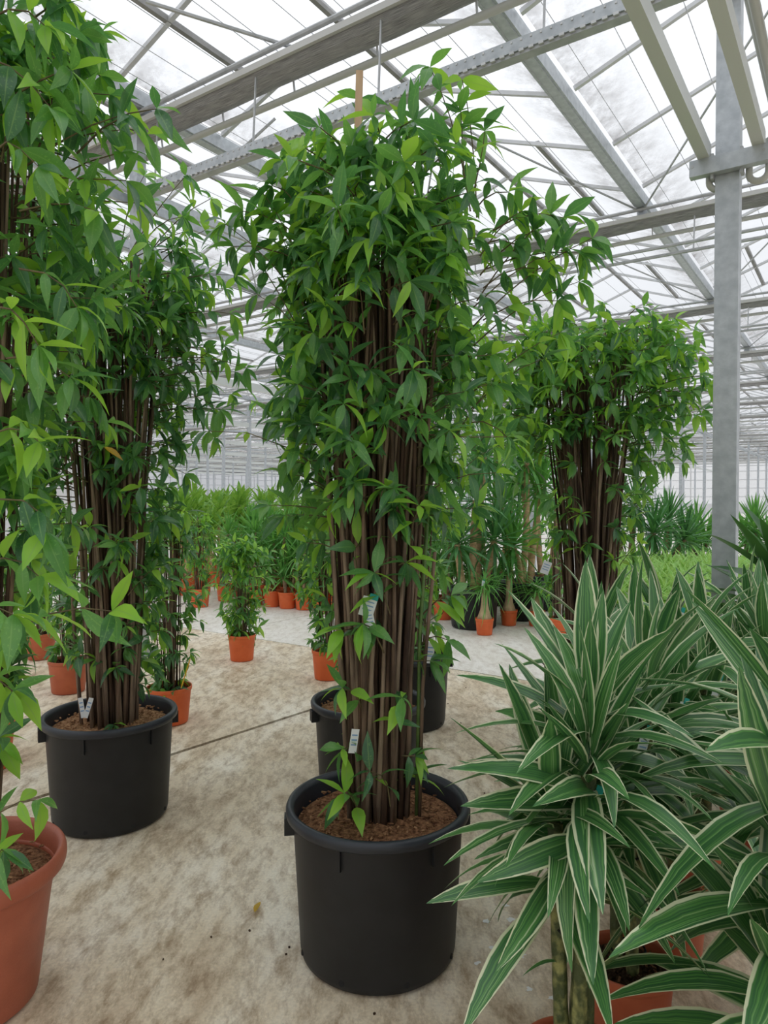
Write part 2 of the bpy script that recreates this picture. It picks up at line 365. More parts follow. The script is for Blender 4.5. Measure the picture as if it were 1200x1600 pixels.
# trusses across the gutters: pipe, folded screen, chord
def truss(s, first):
    n0, n1 = N0 + SP*KS[0] - 1, N0 + SP*KS[-1] + 1
    t = empty('truss', NS(0, s, 0)); t.parent = ceil
    o = NS(0, s, 0)
    b = MB()
    b.bar(NS(n0, -.085, 4.855), NS(n1, -.085, 4.855), .03, .05); link('screen_profile', b.mesh('screen_profile', M['profile']), t)
    b = MB(); b.tube([NS(n0, -.06, 4.96), NS(n1, -.06, 4.96)], .022, 8); link('top_tube', b.mesh('top_tube', M['galv_dark']), t)
    b = MB(); b.tube([NS(n0, .12, 4.66), NS(n1, .12, 4.66)], .027, 8); link('heating_pipe', b.mesh('heating_pipe', M['pipe'], True), t)
    # folded screen bundle: ragged half-round hanging under the profile
    b = MB(); rg = RIG(int(s*10)); step = .55; m = int((n1-n0)/step); prof = []
    for i in range(m+1):
        row = []
        sg = .02*math.sin(i*1.7) + rg.uniform(-.008, .008)
        for j in range(9):
            a = math.pi*j/8; row.append(NS(n0+i*step, -.07 + .12 - .12*math.cos(a), 4.84 - (.085+sg*.6)*math.sin(a)))
        prof.append(row)
    for i in range(m):
        for j in range(8):
            q = [prof[i][j], prof[i+1][j], prof[i+1][j+1], prof[i][j+1]]
            b.add(q, [(0, 1, 2, 3)], 0, [[(j/8, i+.01), (j/8, i+1), ((j+1)/8, i+1), ((j+1)/8, i+.01)]])
    link('folded_screen', b.mesh('folded_screen', M['cloth'], True), t)
    b = MB()
    for k in KS:
        n = N0 + SP*k; b.bar(NS(n, 0, 4.86), NS(n, 0, GZ-.12), .10, .05, up=Vector((0, 1, 0)))
    link('gutter_bracket', b.mesh('gutter_bracket', M['galv']), t)
    b = MB(); nn = n0 + .3
    while nn < n1: b.bar(NS(nn, .12, 4.67), NS(nn, .10, 4.80), .012, .012); nn += .8
    link('pipe_hanger', b.mesh('pipe_hanger', M['galv_dark']), t)
    b = MB()
    if not first:
        b.tube([NS(n0, -.05, 4.36), NS(n1, -.05, 4.36)], .02, 6); b.tube([NS(n0, -.35, 4.36), NS(n1, -.35, 4.36)], .02, 6)
        nn = n0
        while nn < n1: b.bar(NS(nn, -.05, 4.36), NS(nn, 0, 4.8), .015, .015); nn += 1.6
        link('lower_chord', b.mesh('lower_chord', M['galv_dark']), t)
for s in ALINES: truss(s, abs(s-A0) < .1)
# toothed lower girder of the nearest truss
g = empty('toothed_girder', NS(0, 4.02, 0)); g.parent = ceil
b = MB(); b.bar(NS(-5.35, .0, 4.16), NS(3.5, 0, 4.16), .07, .07); link('channel', b.mesh('channel', M['galv_dark']), g)
b = MB(); b.bar(NS(-5.35, -.041, 4.185), NS(3.5, -.041, 4.185), .010, .075); link('flange', b.mesh('flange', M['galv']), g)
b = MB(); nn = -5.3
while nn < 3.4:
    b.box(NS(nn, -.043, 4.144), (.03, .016, .016), Matrix.Rotation(-TH, 3, 'Z')); b.box(NS(nn, -.048, 4.205), (.012, .006, .012), Matrix.Rotation(-TH, 3, 'Z')); nn += .062
tag(link('teeth', b.mesh('teeth', M['alu']), g), kind='stuff')
b = MB()
for nn in (-5.2, -4.0, -2.8, -1.6, -.6): b.bar(NS(nn, .04, 4.16), NS(nn, .08, 4.80), .012, .012)
link('hanger_rod', b.mesh('hanger_rod', M['galv_dark']), g)
# rails along the gutters, one on each side of the post line
for dn in (-.11, .11):
    b = MB(); b.bar(NS(-5.55+dn, S0, 4.24), NS(-5.55+dn, S1, 4.24), .045, .085); link('crane_rail', b.mesh('crane_rail', M['galv']), ceil)
for kk in range(1, 9):
    b = MB(); b.bar(NS(-5.55-6.4*kk, S0, 4.1), NS(-5.55-6.4*kk, S1, 4.1), .10, .16); link('rail_girder', b.mesh('rail_girder', M['paint']), ceil)
# wires of the screen system
b = MB(); nn = -24.0
while nn < 3:
    b.tube([NS(nn, S0, 4.99 + .01*math.sin(nn*9)), NS(nn, 40, 4.99)], 0.0034, 3, cap=False); nn += .36 if int(nn*10) % 3 else .12
tag(link('support_wires', b.mesh('support_wires', M['galv_dark']), ceil), kind='stuff')
# diagonal tubes and rods below the roof
for (a, c, r) in ((at(228, 2, 5.2), at(470, 78, 5.6), .016), (at(365, 245, 7.0), at(430, 185, 6.9), .014)):
    b = MB(); b.tube([a, c], r, 6); link('vent_rod', b.mesh('vent_rod', M['galv_dark']), ceil)
for i in range(-12, 2):
    for j in (1, 2, 3, 4, 5):
        b = MB(); p = NS(N0+SP*i, A0+AB*j, 4.95); q = NS(N0+SP*(i+.5), A0+AB*(j-.45), RZ-.05); b.tube([p, q], .012, 5)
        p2 = NS(N0+SP*(i+1), A0+AB*j, 4.95); b.tube([p2, q], .012, 5); link('roof_brace', b.mesh('roof_brace', M['galv_dark']), ceil)

# ------------------------------------------------------------------ posts
def post(n, s, w, ztop, name='steel_post'):
    r = empty(name, NS(n, s, 0), -TH); tag(r, kind='structure')
    b = MB(); b.box((0, 0, ztop/2), (w, w*.9, ztop)); link('shaft', b.mesh('shaft', M['galv']), r)
    b = MB(); b.box((0, 0, .006), (w*2, w*2, .012)); link('base_plate', b.mesh('base_plate', M['galv_dark']), r)
    return r
pr = post(-.60, A0, .115, 4.80)
post(-5.55, A0, .11, 4.95)
for s in ALINES[3:]:
    for k in range(0, 9):
        if k == 0 and s < 9: pass
        post(-5.55 - 6.4*k, s, .11, 4.8)
for k in range(1, 5): post(-5.55-6.4*k, A0, .11, 4.8)
for s in ALINES[3:]: post(-.60, s, .11, 4.8)
# bracket with two heating beams on the near post (beams run back over the photographer)
bk = empty('pipe_bracket', NS(-.60, A0, 3.22), -TH); bk.parent = ceil
b = MB(); b.box((.01, -.085, 0), (.37, .05, .085)); link('bracket_bar', b.mesh('bracket_bar', M['galv']), bk)
b = MB()
for x in (-.16, .175): b.tube([(x, -.112, .01), (x, -.106, .01)], .008, 8)
for x in (-.068, .072): b.box((x, -.06, .0), (.015, .06, .13))
link('bolt_plate', b.mesh('bolt_plate', M['galv_dark']), bk)
for x in (-.105, .15):
    b = MB(); b.box((x, -3.6, .085), (.055, 7.1, .085)); link('heating_beam', b.mesh('heating_beam', M['paint']), bk)
for x0, y in ((-.09, -.03), (.10, -.02)):
    b = MB(); pts = [(x0 + .0, y - .25, -.02)] + [(x0 + .045 - .045*math.cos(a), y, -.06 - .045*math.sin(a)) for a in [math.pi*i/10 for i in range(11)]] + [(x0+.09, y, .10)]
    pts[0] = (x0, y, .05); b.tube(pts, .017, 10); link('pipe_bend', b.mesh('pipe_bend', M['pipe'], True), bk)
for x, z in ((.24, .16), (.31, .16), (.20, .30)):
    b = MB(); b.tube([(x, 1.2, z), (x, -7, z)], .02, 10); link('heating_pipe', b.mesh('heating_pipe', M['pipe'], True), bk)

# ------------------------------------------------------------------ walls
def wall(name, n0, s0, n1, s1, h, mod, base=None):
    r = empty(name, (0, 0, 0)); tag(r, kind='structure')
    p, q = NS(n0, s0), NS(n1, s1); L_ = (q-p).length; d = (q-p)/L_; k = max(1, int(L_/mod))
    b = MB(); b.bar(p+Vector((0, 0, .45)), q+Vector((0, 0, .45)), .12, .9); link('plinth', b.mesh('plinth', M['wallwhite']), r)
    bp, bg_ = MB(), MB()
    for i in range(k+1):
        c = p + d*(L_*i/k); bp.bar(c+Vector((0, 0, .9)), c+Vector((0, 0, h)), .06, .08, up=d)
    for z in (1.6, 2.4, 3.2, 4.0, 4.8): bp.bar(p+Vector((0, 0, z)), q+Vector((0, 0, z)), .05, .05)
    tag(link('mullions', bp.mesh('mullions', M['alu']), r), kind='stuff')
    bg_.add([p+Vector((0, 0, .9)), q+Vector((0, 0, .9)), q+Vector((0, 0, h)), p+Vector((0, 0, h))], [(0, 1, 2, 3)]); link('glazing', bg_.mesh('glazing', M['wallglass']), r)
nmin, nmax = N0 + SP*KS[0] - 1, N0 + SP*KS[-1] + 1
wall('wall_back', nmin, S1, nmax, S1, 5.1, 2.4)
wall('wall_far_left', nmin, S0, nmin, S1, 5.1, 2.4)
wall('wall_right', nmax, S0, nmax, S1, 5.1, 2.4)
wall('wall_front', nmin, S0, nmax, S0, 5.1, 2.4)
# white partition behind the left-hand plants
pc = at(175, 800, 12.5); n_, s_ = toNS(pc)
wl = empty('wall_left', NS(n_, s_, 0), -TH); tag(wl, kind='structure')
for i in range(6):
    b = MB(); b.box((-.6-1.2*i, 0, 1.45), (1.19, .06, 2.9)); link('panel', b.mesh('panel', M['wallwhite']), wl)

# ------------------------------------------------------------------ leaves
def leaf_template(w=.36, droop=.22, fold=.10, stations=(.12, .3, .5, .7, .87), tipw=.9, flatend=False, twist=0.0):
    """leaf along +Y, length 1; returns verts, faces, uvs"""
    def wid(t): return w/2*(math.sin(math.pi*min(1, t**.85))**tipw)
    def pt(t, side):
        x = side*wid(t); z = -droop*t*t + (abs(x)*fold/ (w/2) * .5 if w else 0)*0 + abs(side)*fold*wid(t)*2
        a = twist*t
        return (x*math.cos(a), t - droop*droop*t*t*.5, z + x*math.sin(a))
    vs = [pt(0, 0)]; uv = [(.5, 0)]
    for t in stations:
        for s in (-1, 0, 1): vs.append(pt(t, s)); uv.append((.5+.5*s, t))
    vs.append(pt(1, 0)); uv.append((.5, 1)); e = len(vs)-1; n = len(stations)
    fs = [(0, 2, 1), (0, 3, 2)]
    for i in range(n-1):
        a = 1+3*i; fs += [(a, a+1, a+4, a+3), (a+1, a+2, a+5, a+4)]
    a = 1+3*(n-1); fs += [(a, a+1, e), (a+1, a+2, e)]
    return vs, fs, [[uv[i] for i in f] for f in fs]
TPL = [leaf_template(.30, .25, .16, tipw=1.15), leaf_template(.33, .45, .14, tipw=1.15, twist=.25), leaf_template(.28, .65, .16, tipw=1.15, twist=-.3), leaf_template(.31, .14, .22, tipw=1.15)]
def tpl_mesh(t, m, name='leaf'):
    b = MB(); b.add(t[0], t[1], 0, t[2]); return b.mesh(name, m, True)
LEAFMESH = {(i, k): tpl_mesh(TPL[i], M['leaf%d' % k]) for i in range(4) for k in range(3)}
def orient(pos, d, nrm, sc, roll=0, wid=1):
    d = d.normalized(); x = d.cross(nrm)
    if x.length < 1e-5: x = d.orthogonal()
    x.normalize(); z = x.cross(d)
    if roll:
        q = Matrix.Rotation(roll, 3, d); x = q @ x; z = q @ z
    m = Matrix.Identity(4)
    for i in range(3): m[i][0] = x[i]*sc*wid; m[i][1] = d[i]*sc; m[i][2] = z[i]*sc; m[i][3] = pos[i]
    return m
def joined(name, leaves, tpls, mats, parent, kind='stuff'):
    """leaves: list of (matrix, tpl, mat)"""
    if not leaves: return None
    V, F, MI, UV, k = [], [], [], [], 0
    T = [(np.array([(*v, 1) for v in t[0]]), t[1], t[2]) for t in tpls]
    for m, ti, mi in leaves:
        tv, tf, tu = T[ti]
        V.append((tv @ np.array(m).T)[:, :3])
        F += [tuple(j+k for j in f) for f in tf]; MI += [mi]*len(tf); k += len(tv)
        UV.append(tu)
    V = np.concatenate(V)
    me = bpy.data.meshes.new(name); me.from_pydata(V.tolist(), [], F)
    for mm in mats: me.materials.append(mm)
    me.polygons.foreach_set('material_index', MI); me.polygons.foreach_set('use_smooth', [True]*len(F))
    uvl = me.uv_layers.new(name='UVMap'); uvl.data.foreach_set('uv', [c for tu in UV for f in tu for p in f for c in p])
    me.update(); o = link(name, me, parent); tag(o, kind=kind); return o

# ------------------------------------------------------------------ pots (local origin on the ground)
def black_pot(parent, D=.60, h=.487, rot=0.0, soil='soil', lugs=True):
    r = D/2; prof = [(0, .004), (r*.80, .004), (r*.83, .012), (r*.845, .03), (r*.92, h-.05), (r*.925, h-.04), (r*.965, h-.038), (r*.995, h-.03), (r, h-.014), (r*.985, h-.003), (r*.955, h), (r*.925, h-.003), (r*.905, h-.02), (r*.885, h-.10), (r*.87, h-.14)]
    b = MB(); b.lathe(prof[:6], 64); p = link('pot', b.mesh('pot', M['black'], True), parent)
    b = MB(); b.lathe(prof[5:], 64); link('pot_rim', b.mesh('pot_rim', M['rim'], True), parent)
    if lugs:
        for k in range(6):
            a = rot + math.pi*k/3
            b = MB(); q = Matrix.Rotation(a, 3, 'Z')
            if k % 3 == 0: 
                b.box(q @ Vector((r*.955, 0, h-.065)), (.035, .05, .055), q)
            else: b.box(q @ Vector((r*.925, 0, h-.07)), (.014, .006, .07), q)
            link('lug', b.mesh('lug', M['black']), parent)
        for k in range(8):
            a = rot + math.pi*(k+.3)/4; b = MB(); q = Matrix.Rotation(a, 3, 'Z')
            pts = [(q @ Vector((r*.835, 0, .035))), (q @ Vector((r*.853, 0, .036)))]; b.tube(pts, .009, 8); link('drain_hole', b.mesh('drain_hole', M['joint']), parent)
    soil_disc(parent, r*.88, h-.055, soil); return h-.055
def soil_disc(parent, r, z, m, seed=1):
    b = MB(); rg = RIG(int(r*1000)+seed); rings, seg = 9, 36; vs = [(0, 0, z+.012)]; fs = []
    for i in range(1, rings+1):
        for k in range(seg):
            a = 2*math.pi*k/seg; rr = r*i/rings; vs.append((rr*math.cos(a), rr*math.sin(a), z + .012*(1-i/rings) + (rg.uniform(-.006, .008) if i < rings else -.012)))
    for k in range(seg): fs.append((0, 1+k, 1+(k+1) % seg))
    for i in range(rings-1):
        for k in range(seg):
            a, c = 1+i*seg+k, 1+i*seg+(k+1) % seg; fs.append((a, a+seg, c+seg, c))
    b.add(vs, fs)
    # loose chips lying in the top layer
    for _ in range(int(900*r)):
        a, rr = rg.uniform(0, 6.28), r*math.sqrt(rg.random())*.95; q = Matrix.Rotation(rg.uniform(0, 6.28), 3, 'Z') @ Matrix.Rotation(rg.uniform(-.5, .5), 3, 'X')
        b.box((rr*math.cos(a), rr*math.sin(a), z+.010+rg.uniform(0, .006)), (rg.uniform(.006, .022), rg.uniform(.003, .007), .004), q, mi=rg.choice((0, 0, 1)))
    o = link('soil', b.mesh('soil', [M[m], M['soil_light' if m != 'soil_dark' else 'soil']]), parent)
    o['kind'] = 'stuff'; return o
def orange_pot(parent, D=.26, h=.23, m='orange', soil='soil_dark'):
    r = D/2; t = .006
    prof = [(0, .003), (r*.78, .003), (r*.82, .010), (r*.95, h-.035), (r*.955, h-.028), (r*.99, h-.026), (r, h-.018), (r, h-.004), (r*.99, h), (r*.955, h), (r*.95, h-.01), (r*.90, h-.08)]
    b = MB(); b.lathe(prof, 48); link('pot', b.mesh('pot', M[m], True), parent)
    soil_disc(parent, r*.93, h-.035, soil); return h-.035
def terracotta_pot(parent, D=.52, h=.42):
    r = D/2
    prof = [(0, .004), (r*.66, .004), (r*.70, .014), (r*.87, h-.075), (r*.875, h-.065), (r*.93, h-.06)]
    rim = [(r*.93, h-.06)] + [(r*.955 + r*.05*math.cos(a), h-.028 + .030*math.sin(a)) for a in [-1.3 + 2.75*i/8 for i in range(9)]] + [(r*.91, h-.012), (r*.89, h-.05), (r*.85, h-.12)]
    b = MB(); b.lathe(prof, 64); link('pot', b.mesh('pot', M['terracotta'], True), parent)
    b = MB(); b.lathe(rim, 64); link('pot_rim', b.mesh('pot_rim', M['terracotta'], True), parent)
    soil_disc(parent, r*.87, h-.065, 'soil'); return h-.065

def label_tag(parent, local, w=.03, h=.07, tilt=.2, yaw=0, teal=True, blue=False):
    q = Matrix.Rotation(yaw, 3, 'Z') @ Matrix.Rotation(tilt, 3, 'Y')
    b = MB(); b.box(local, (w, .0015, h), q); o = link('plant_tag', b.mesh('plant_tag', M['white']), parent); tag(o, 'white printed plant tag')
    l0 = Vector(local)
    if teal:
        b = MB(); b.box(l0 + q @ Vector((w*.2, -.001, h*.55)), (w*.6, .0015, h*.3), q); link('tag_loop', b.mesh('tag_loop', M['teal']), parent)
    b = MB()
    for i in range(3): b.box(l0 + q @ Vector((0, -.0012, h*(.25-.2*i))), (w*.7, .001, h*.06), q)
    pr_ = link('tag_print', b.mesh('tag_print', M['blueprint']), o)

# ------------------------------------------------------------------ multi-stemmed leafy shrub
def spline(keys, z):
    if z <= keys[0][0]: return keys[0][1]
    for (a, va), (c, vc) in zip(keys, keys[1:]):
        if z <= c: return va + (vc-va)*(z-a)/(c-a)
    return keys[-1][1]
def shrub(root, soilz, top, bundle, outer, dens, nstem, ntwig, L, seed, nobj=300, shoots=(), stem_r=(.0075, .004), mixw=(.5, .38, .12), crown=120, stem_obj=True, young_top=.35, bark=('bark', 'bark2', 'bark3'), droop=.55, jit=.3):
    """bundle: z -> radius of the stem bundle; outer: z -> reach of the twigs; dens: z -> twig weight"""
    rg = RIG(seed); loc = root.location; leaves = []
    tw = MB(); tocam = Vector((cam.location.x-loc.x, cam.location.y-loc.y, 0)).normalized()
    stems = []
    for i in range(nstem):
        a = rg.uniform(0, 6.283); u = math.sqrt(rg.random()); a2 = a + rg.gauss(0, .45); zt = top - rg.uniform(.05, .45)*(top-soilz)*.5
        zt = max(zt, soilz + .4*(top-soilz)); pts, rad = [], []; n = 9; ph = rg.uniform(0, 6); 
        for j in range(n):
            t = j/(n-1); z = soilz - .03 + (zt-soilz+.03)*t; rr = u*spline(bundle, z); aa = a + (a2-a)*t
            pts.append(Vector((rr*math.cos(aa) + .006*math.sin(ph+5*t), rr*math.sin(aa) + .006*math.cos(ph*2+6*t), z)))
            rad.append(rg.uniform(.8, 1.15)*(stem_r[0]*(1-t) + stem_r[1]*t)*(1.25 if u < .5 else 1))
        stems.append(pts)
        b = MB(); b.tube(pts, rad, 6)
        link('stem', b.mesh('stem', M[rg.choice(bark)], True), root)
    def whorl(p, d, k, young, size, spread=1.0):
        d = d.normalized(); x = d.orthogonal().normalized(); y = d.cross(x); a0 = rg.uniform(0, 6.28)
        for i in range(k):
            a = a0 + 6.283*i/k + rg.uniform(-.3, .3); rad = x*math.cos(a) + y*math.sin(a)
            dr = d*rg.uniform(.15, .75) + rad*rg.uniform(.6, 1.0)*spread + Vector((0, 0, -rg.uniform(0, droop)*1.3))
            one(p, dr, young, size)
    def one(p, dr, young, size):
        dr = dr.normalized(); nrm = Vector((0, 0, 1)) + dr*.2 + Vector((rg.gauss(0, jit), rg.gauss(0, jit), 0))
        if abs(dr.z) > .93: nrm = Vector((dr.x, dr.y, .2)) + tocam*.4
        r_ = rg.random()
        if r_ < young: mi = 2 if rg.random() < .6 else 1
        else:
            q = rg.random(); mi = 0 if q < mixw[0] else 1 if q < mixw[0]+mixw[1] else 2
        leaves.append((orient(p, dr, nrm, size*rg.uniform(.65, 1.2), rg.gauss(0, jit), rg.uniform(.85, 1.15)), rg.choice((0, 0, 1, 1, 2, 3)), mi))
    def shoot(p, pts, young, size, k=6):
        tw.tube(pts, [.0032 - .0018*i/(len(pts)-1) for i in range(len(pts))], 4, cap=False)
        for i in range(1, len(pts)):
            d = (pts[i]-pts[i-1])
            if i == len(pts)-1: whorl(pts[i], d, k, young, size)
            else:
                x = d.orthogonal().normalized(); x.rotate(Matrix.Rotation(rg.uniform(0, 6.28), 3, d.normalized()))
                for sgn in (1, -1): one(pts[i], d.normalized()*.5 + x*sgn + Vector((0, 0, -.3)), young, size)
    ph_ = [rg.uniform(0, 6.28) for _ in range(6)]
    def lump(a, z): return .92 + .17*math.sin(2*a + ph_[0] + 2.2*z) + .13*math.sin(3*a + ph_[1] - 5*z) + .11*math.sin(5*a + ph_[2] + 9*z) + .08*math.sin(8*a + ph_[3] + 14*z)
    zs = [soilz + (top-soilz)*i/60 for i in range(61)]; wt = [max(0, spline(dens, z)) for z in zs]
    for i in range(ntwig):
        z = rg.choices(zs, wt)[0] + rg.uniform(-.02, .02); a = rg.uniform(0, 6.283)
        r0 = spline(bundle, z)*rg.uniform(.75, 1.0); ro = max(spline(outer, z), r0+.03)*lump(a, z); ln = max(.03, ro-r0)*rg.uniform(.2, 1.0)*(1.5 if rg.random() < .09 else 1)
        o = Vector((math.cos(a), math.sin(a), 0)); p0 = Vector((o.x*r0, o.y*r0, z)); pts = [p0]; n = 3 if ln < .18 else 4
        rise = rg.uniform(-.15, .55)*ln; a2 = a + rg.uniform(-.5, .5); o2 = Vector((math.cos(a2), math.sin(a2), 0))
        for j in range(1, n):
            t = j/(n-1); pts.append(p0 + (o*(1-t)+o2*t)*ln*t + Vector((0, 0, rise*(t-.55*t*t)*1.6)))
        shoot(p0, pts, .06 + (.18 if ln > .8*(ro-r0) else 0) + (young_top*.35 if z > soilz+.88*(top-soilz) else 0), L*rg.uniform(.8, 1.1), rg.choice((4, 5, 6, 7)))
    for i in range(crown):     # top dome
        a = rg.uniform(0, 6.283); u = math.sqrt(rg.random()); rr = u*spline(outer, top-.15)*.9*lump(a, top); z = top - .05 - .30*u*u*(top-soilz)*.5 + rg.uniform(-.10, .05)
        o = Vector((math.cos(a), math.sin(a), 0)); p0 = o*rr*.75 + Vector((0, 0, z-.12)); p1 = o*rr + Vector((0, 0, z))
        shoot(p0, [p0, (p0+p1)/2 + Vector((0, 0, .02)), p1], young_top, L, rg.choice((5, 6, 7)))
    for (s_, e_, k, yy) in shoots:     # named long shoots, world coordinates
        s_, e_ = Vector(s_)-loc, Vector(e_)-loc; n = max(4, int((e_-s_).length/.07)); mid = (s_+e_)/2 + Vector((rg.uniform(-.03, .03), rg.uniform(-.03, .03), .05))
        pts = [s_*(1-t)**2 + mid*2*t*(1-t) + e_*t*t for t in [j/(n-1) for j in range(n)]]
        shoot(s_, pts, yy, L*1.05, k)
    b = tw.mesh('twigs', M['twig'], True); tag(link('twigs', b, root), kind='stuff')
    cl = cam.location - loc
    def sc(l):
        p = l[0].translation; return Vector((p.x, p.y, 0)).dot(tocam)*1.0 + .25*Vector((p.x, p.y, 0)).length + .35*max(0, p.z-top+.25)
    leaves.sort(key=sc, reverse=True)
    for m, ti, mi in leaves[:nobj]: link('leaf', LEAFMESH[(ti, mi)], root, mtx=m)
    joined('foliage', leaves[nobj:], TPL, [M['leaf0'], M['leaf1'], M['leaf2']], root)
    return root

# ------------------------------------------------------------------ the big multi-stemmed plants
YM = 2.29
main = empty('multi_stem_shrub', (-.02, YM, 0)); tag(main, 'tall leafy shrub with bundled brown stems in the front centre black pot', 'potted plant')
sz = black_pot(main, rot=.12)
def sh(a, b_, k=6, y=.4, Y=YM, dY=0.0, dY2=None):
    return (at(a[0], a[1], Y+dY), at(b_[0], b_[1], Y+(dY if dY2 is None else dY2)), k, y)
shrub(main, sz, 2.48, [(.43, .094), (.9, .115), (1.43, .152), (2.0, .19), (2.6, .22)],
      [(.43, .13), (.9, .20), (1.3, .26), (1.45, .33), (1.7, .36), (1.95, .35), (2.2, .37), (2.4, .36), (2.5, .30)],
      [(.43, .02), (1.0, .03), (1.3, .18), (1.45, .9), (1.7, 1.3), (1.9, 1.2), (2.1, 1.6), (2.35, 2.4), (2.6, 2.2)],
      105, 360, .104, 11, 300, [
      sh((735, 330), (672, 105), 6, .45), sh((745, 340), (722, 125), 5, .4), sh((740, 300), (757, 205), 6, .5), sh((725, 280), (720, 175), 6, .4), sh((565, 260), (562, 155), 5, .6), sh((485, 300), (478, 222), 6, .9),
      sh((520, 280), (500, 230), 6, .6), sh((640, 260), (640, 205), 6, .5), sh((690, 270), (650, 190), 6, .5),
      sh((730, 520), (925, 372), 7, .25), sh((740, 540), (905, 440), 7, .2), sh((745, 470), (860, 335), 7, .25), sh((730, 620), (875, 520), 7, .5), sh((740, 480), (880, 390), 7, .2), sh((750, 430), (835, 360), 7, .2), sh((735, 640), (850, 560), 6, .5), sh((700, 700), (820, 545), 6, .4),
      sh((760, 420), (905, 395), 7, .2), sh((755, 450), (850, 420), 7, .2), sh((750, 400), (815, 330), 7, .3), sh((755, 500), (870, 470), 6, .15), sh((760, 380), (830, 400), 7, .2), sh((770, 360), (880, 340), 7, .3), sh((740, 330), (795, 300), 7, .3), sh((745, 560), (800, 600), 6, .3), sh((735, 660), (800, 690), 6, .3),
      sh((480, 380), (380, 330), 7, .3), sh((480, 350), (425, 290), 7, .3), sh((490, 420), (365, 385), 6, .2), sh((480, 300), (440, 250), 7, .4),
      sh((490, 500), (352, 350), 7, .25), sh((490, 470), (410, 300), 6, .3), sh((500, 600), (425, 330), 6, .4), sh((490, 560), (395, 395), 6, .15), sh((500, 640), (435, 555), 6, .1), sh((510, 700), (440, 620), 6, .1), sh((520, 760), (455, 720), 6, .15), sh((500, 560), (402, 460), 4, .1),
      sh((600, 1020), (568, 975), 7, .35, dY=-.12, dY2=-.2), sh((585, 1010), (535, 985), 5, .3, dY=-.1, dY2=-.16), sh((610, 960), (585, 895), 6, .3, dY=-.13, dY2=-.2), sh((640, 900), (655, 790), 5, .6, dY=-.13, dY2=-.2), sh((615, 1160), (628, 1090), 4, .1, dY=-.11, dY2=-.16),
      sh((570, 1120), (535, 1075), 5, .3, dY=-.08, dY2=-.12), sh((575, 1200), (535, 1170), 5, .1, dY=-.08, dY2=-.12), sh((610, 1260), (578, 1205), 3, .1, dY=-.12, dY2=-.16), sh((560, 1290), (538, 1240), 6, .2, dY=-.10, dY2=-.14),
      sh((655, 1010), (700, 1000), 5, .4, dY=.02), sh((650, 1240), (655, 1200), 3, .3, dY=0), sh((660, 960), (705, 930), 6, .4), sh((560, 900), (560, 850), 5, .3, dY=-.1)],
      crown=80, stem_r=(.0095, .0045))
ml = main.location
b = MB(); b.box(at(560, 178, YM-.10) - ml, (.022, .012, .26), Matrix.Rotation(.03, 3, 'Y')); tag(link('wooden_stake', b.mesh('wooden_stake', M['wood']), main), 'pale wooden stake')
label_tag(main, at(575, 948, YM-.16) - ml, .045, .06, .3, .1, True); label_tag(main, at(577, 968, YM-.165) - ml, .03, .05, -.2, 0, False)
label_tag(main, at(553, 1158, YM-.12) - ml, .025, .075, .15, .3, False, True)
for (x, z0, z1) in ((.155, .42, 1.62), (.165, .42, 1.3)):
    b = MB(); b.tube([(x-.03, -.02, z0), (x-.02, -.02, (z0+z1)/2), (x+.02, -.01, z1)], .006, 6); link('stem', b.mesh('stem', M['twiggreen' if z1 > 1.5 else 'bark'], True), main)

YL = 3.25
left = empty('multi_stem_shrub', (-1.27, YL, 0)); tag(left, 'tall leafy shrub in black tub left of centre, white tag at its stem base', 'potted plant')
sz = black_pot(left, rot=.5, soil='soil_light')
shrub(left, sz, 2.62, [(.43, .125), (.9, .15), (1.43, .17), (2.0, .22), (2.6, .30)],
      [(.43, .16), (.7, .2), (1.1, .30), (1.45, .36), (1.8, .40), (2.1, .48), (2.4, .50), (2.6, .42)],
      [(.43, .12), (.7, .2), (1.1, .45), (1.45, .75), (1.8, 1.0), (2.1, 2.0), (2.6, 2.2)],
      85, 440, .108, 23, 300, [
      sh((250, 560), (385, 575), 6, .1, YL), sh((240, 600), (345, 640), 6, .05, YL), sh((250, 500), (360, 490), 6, .2, YL), sh((260, 450), (365, 430), 6, .35, YL), sh((230, 400), (330, 310), 6, .5, YL), sh((200, 400), (290, 275), 7, .5, YL), sh((190, 380), (225, 275), 7, .5, YL), sh((240, 420), (320, 360), 6, .4, YL),
      sh((200, 720), (290, 740), 6, .2, YL), sh((215, 800), (290, 800), 5, .2, YL), sh((190, 1060), (150, 1030), 6, .4, YL, -.1), sh((215, 1010), (250, 985), 5, .3, YL), sh((200, 930), (240, 890), 6, .2, YL, -.12), sh((230, 640), (310, 640), 5, .05, YL), sh((240, 560), (330, 600), 5, .05, YL)],
      crown=60, mixw=(.6, .33, .07), stem_r=(.0095, .0045), young_top=.25)
ll = left.location
for x, t_ in ((128, -.15), (138, .3)): label_tag(left, at(x, 1106, YL-.17) - ll, .02, .09, t_, .2, False)
b = MB(); b.add([tuple(v) for v in TPL[0][0]], TPL[0][1], 0, TPL[0][2]); yl = link('leaf', b.mesh('leaf', M['yellow_leaf'], True), left, mtx=orient(at(162, 698, YL-.36) - ll, Vector((1, -.2, -.45)), Vector((0, -.6, 1)), .10)); tag(yl, 'faded yellow leaf')

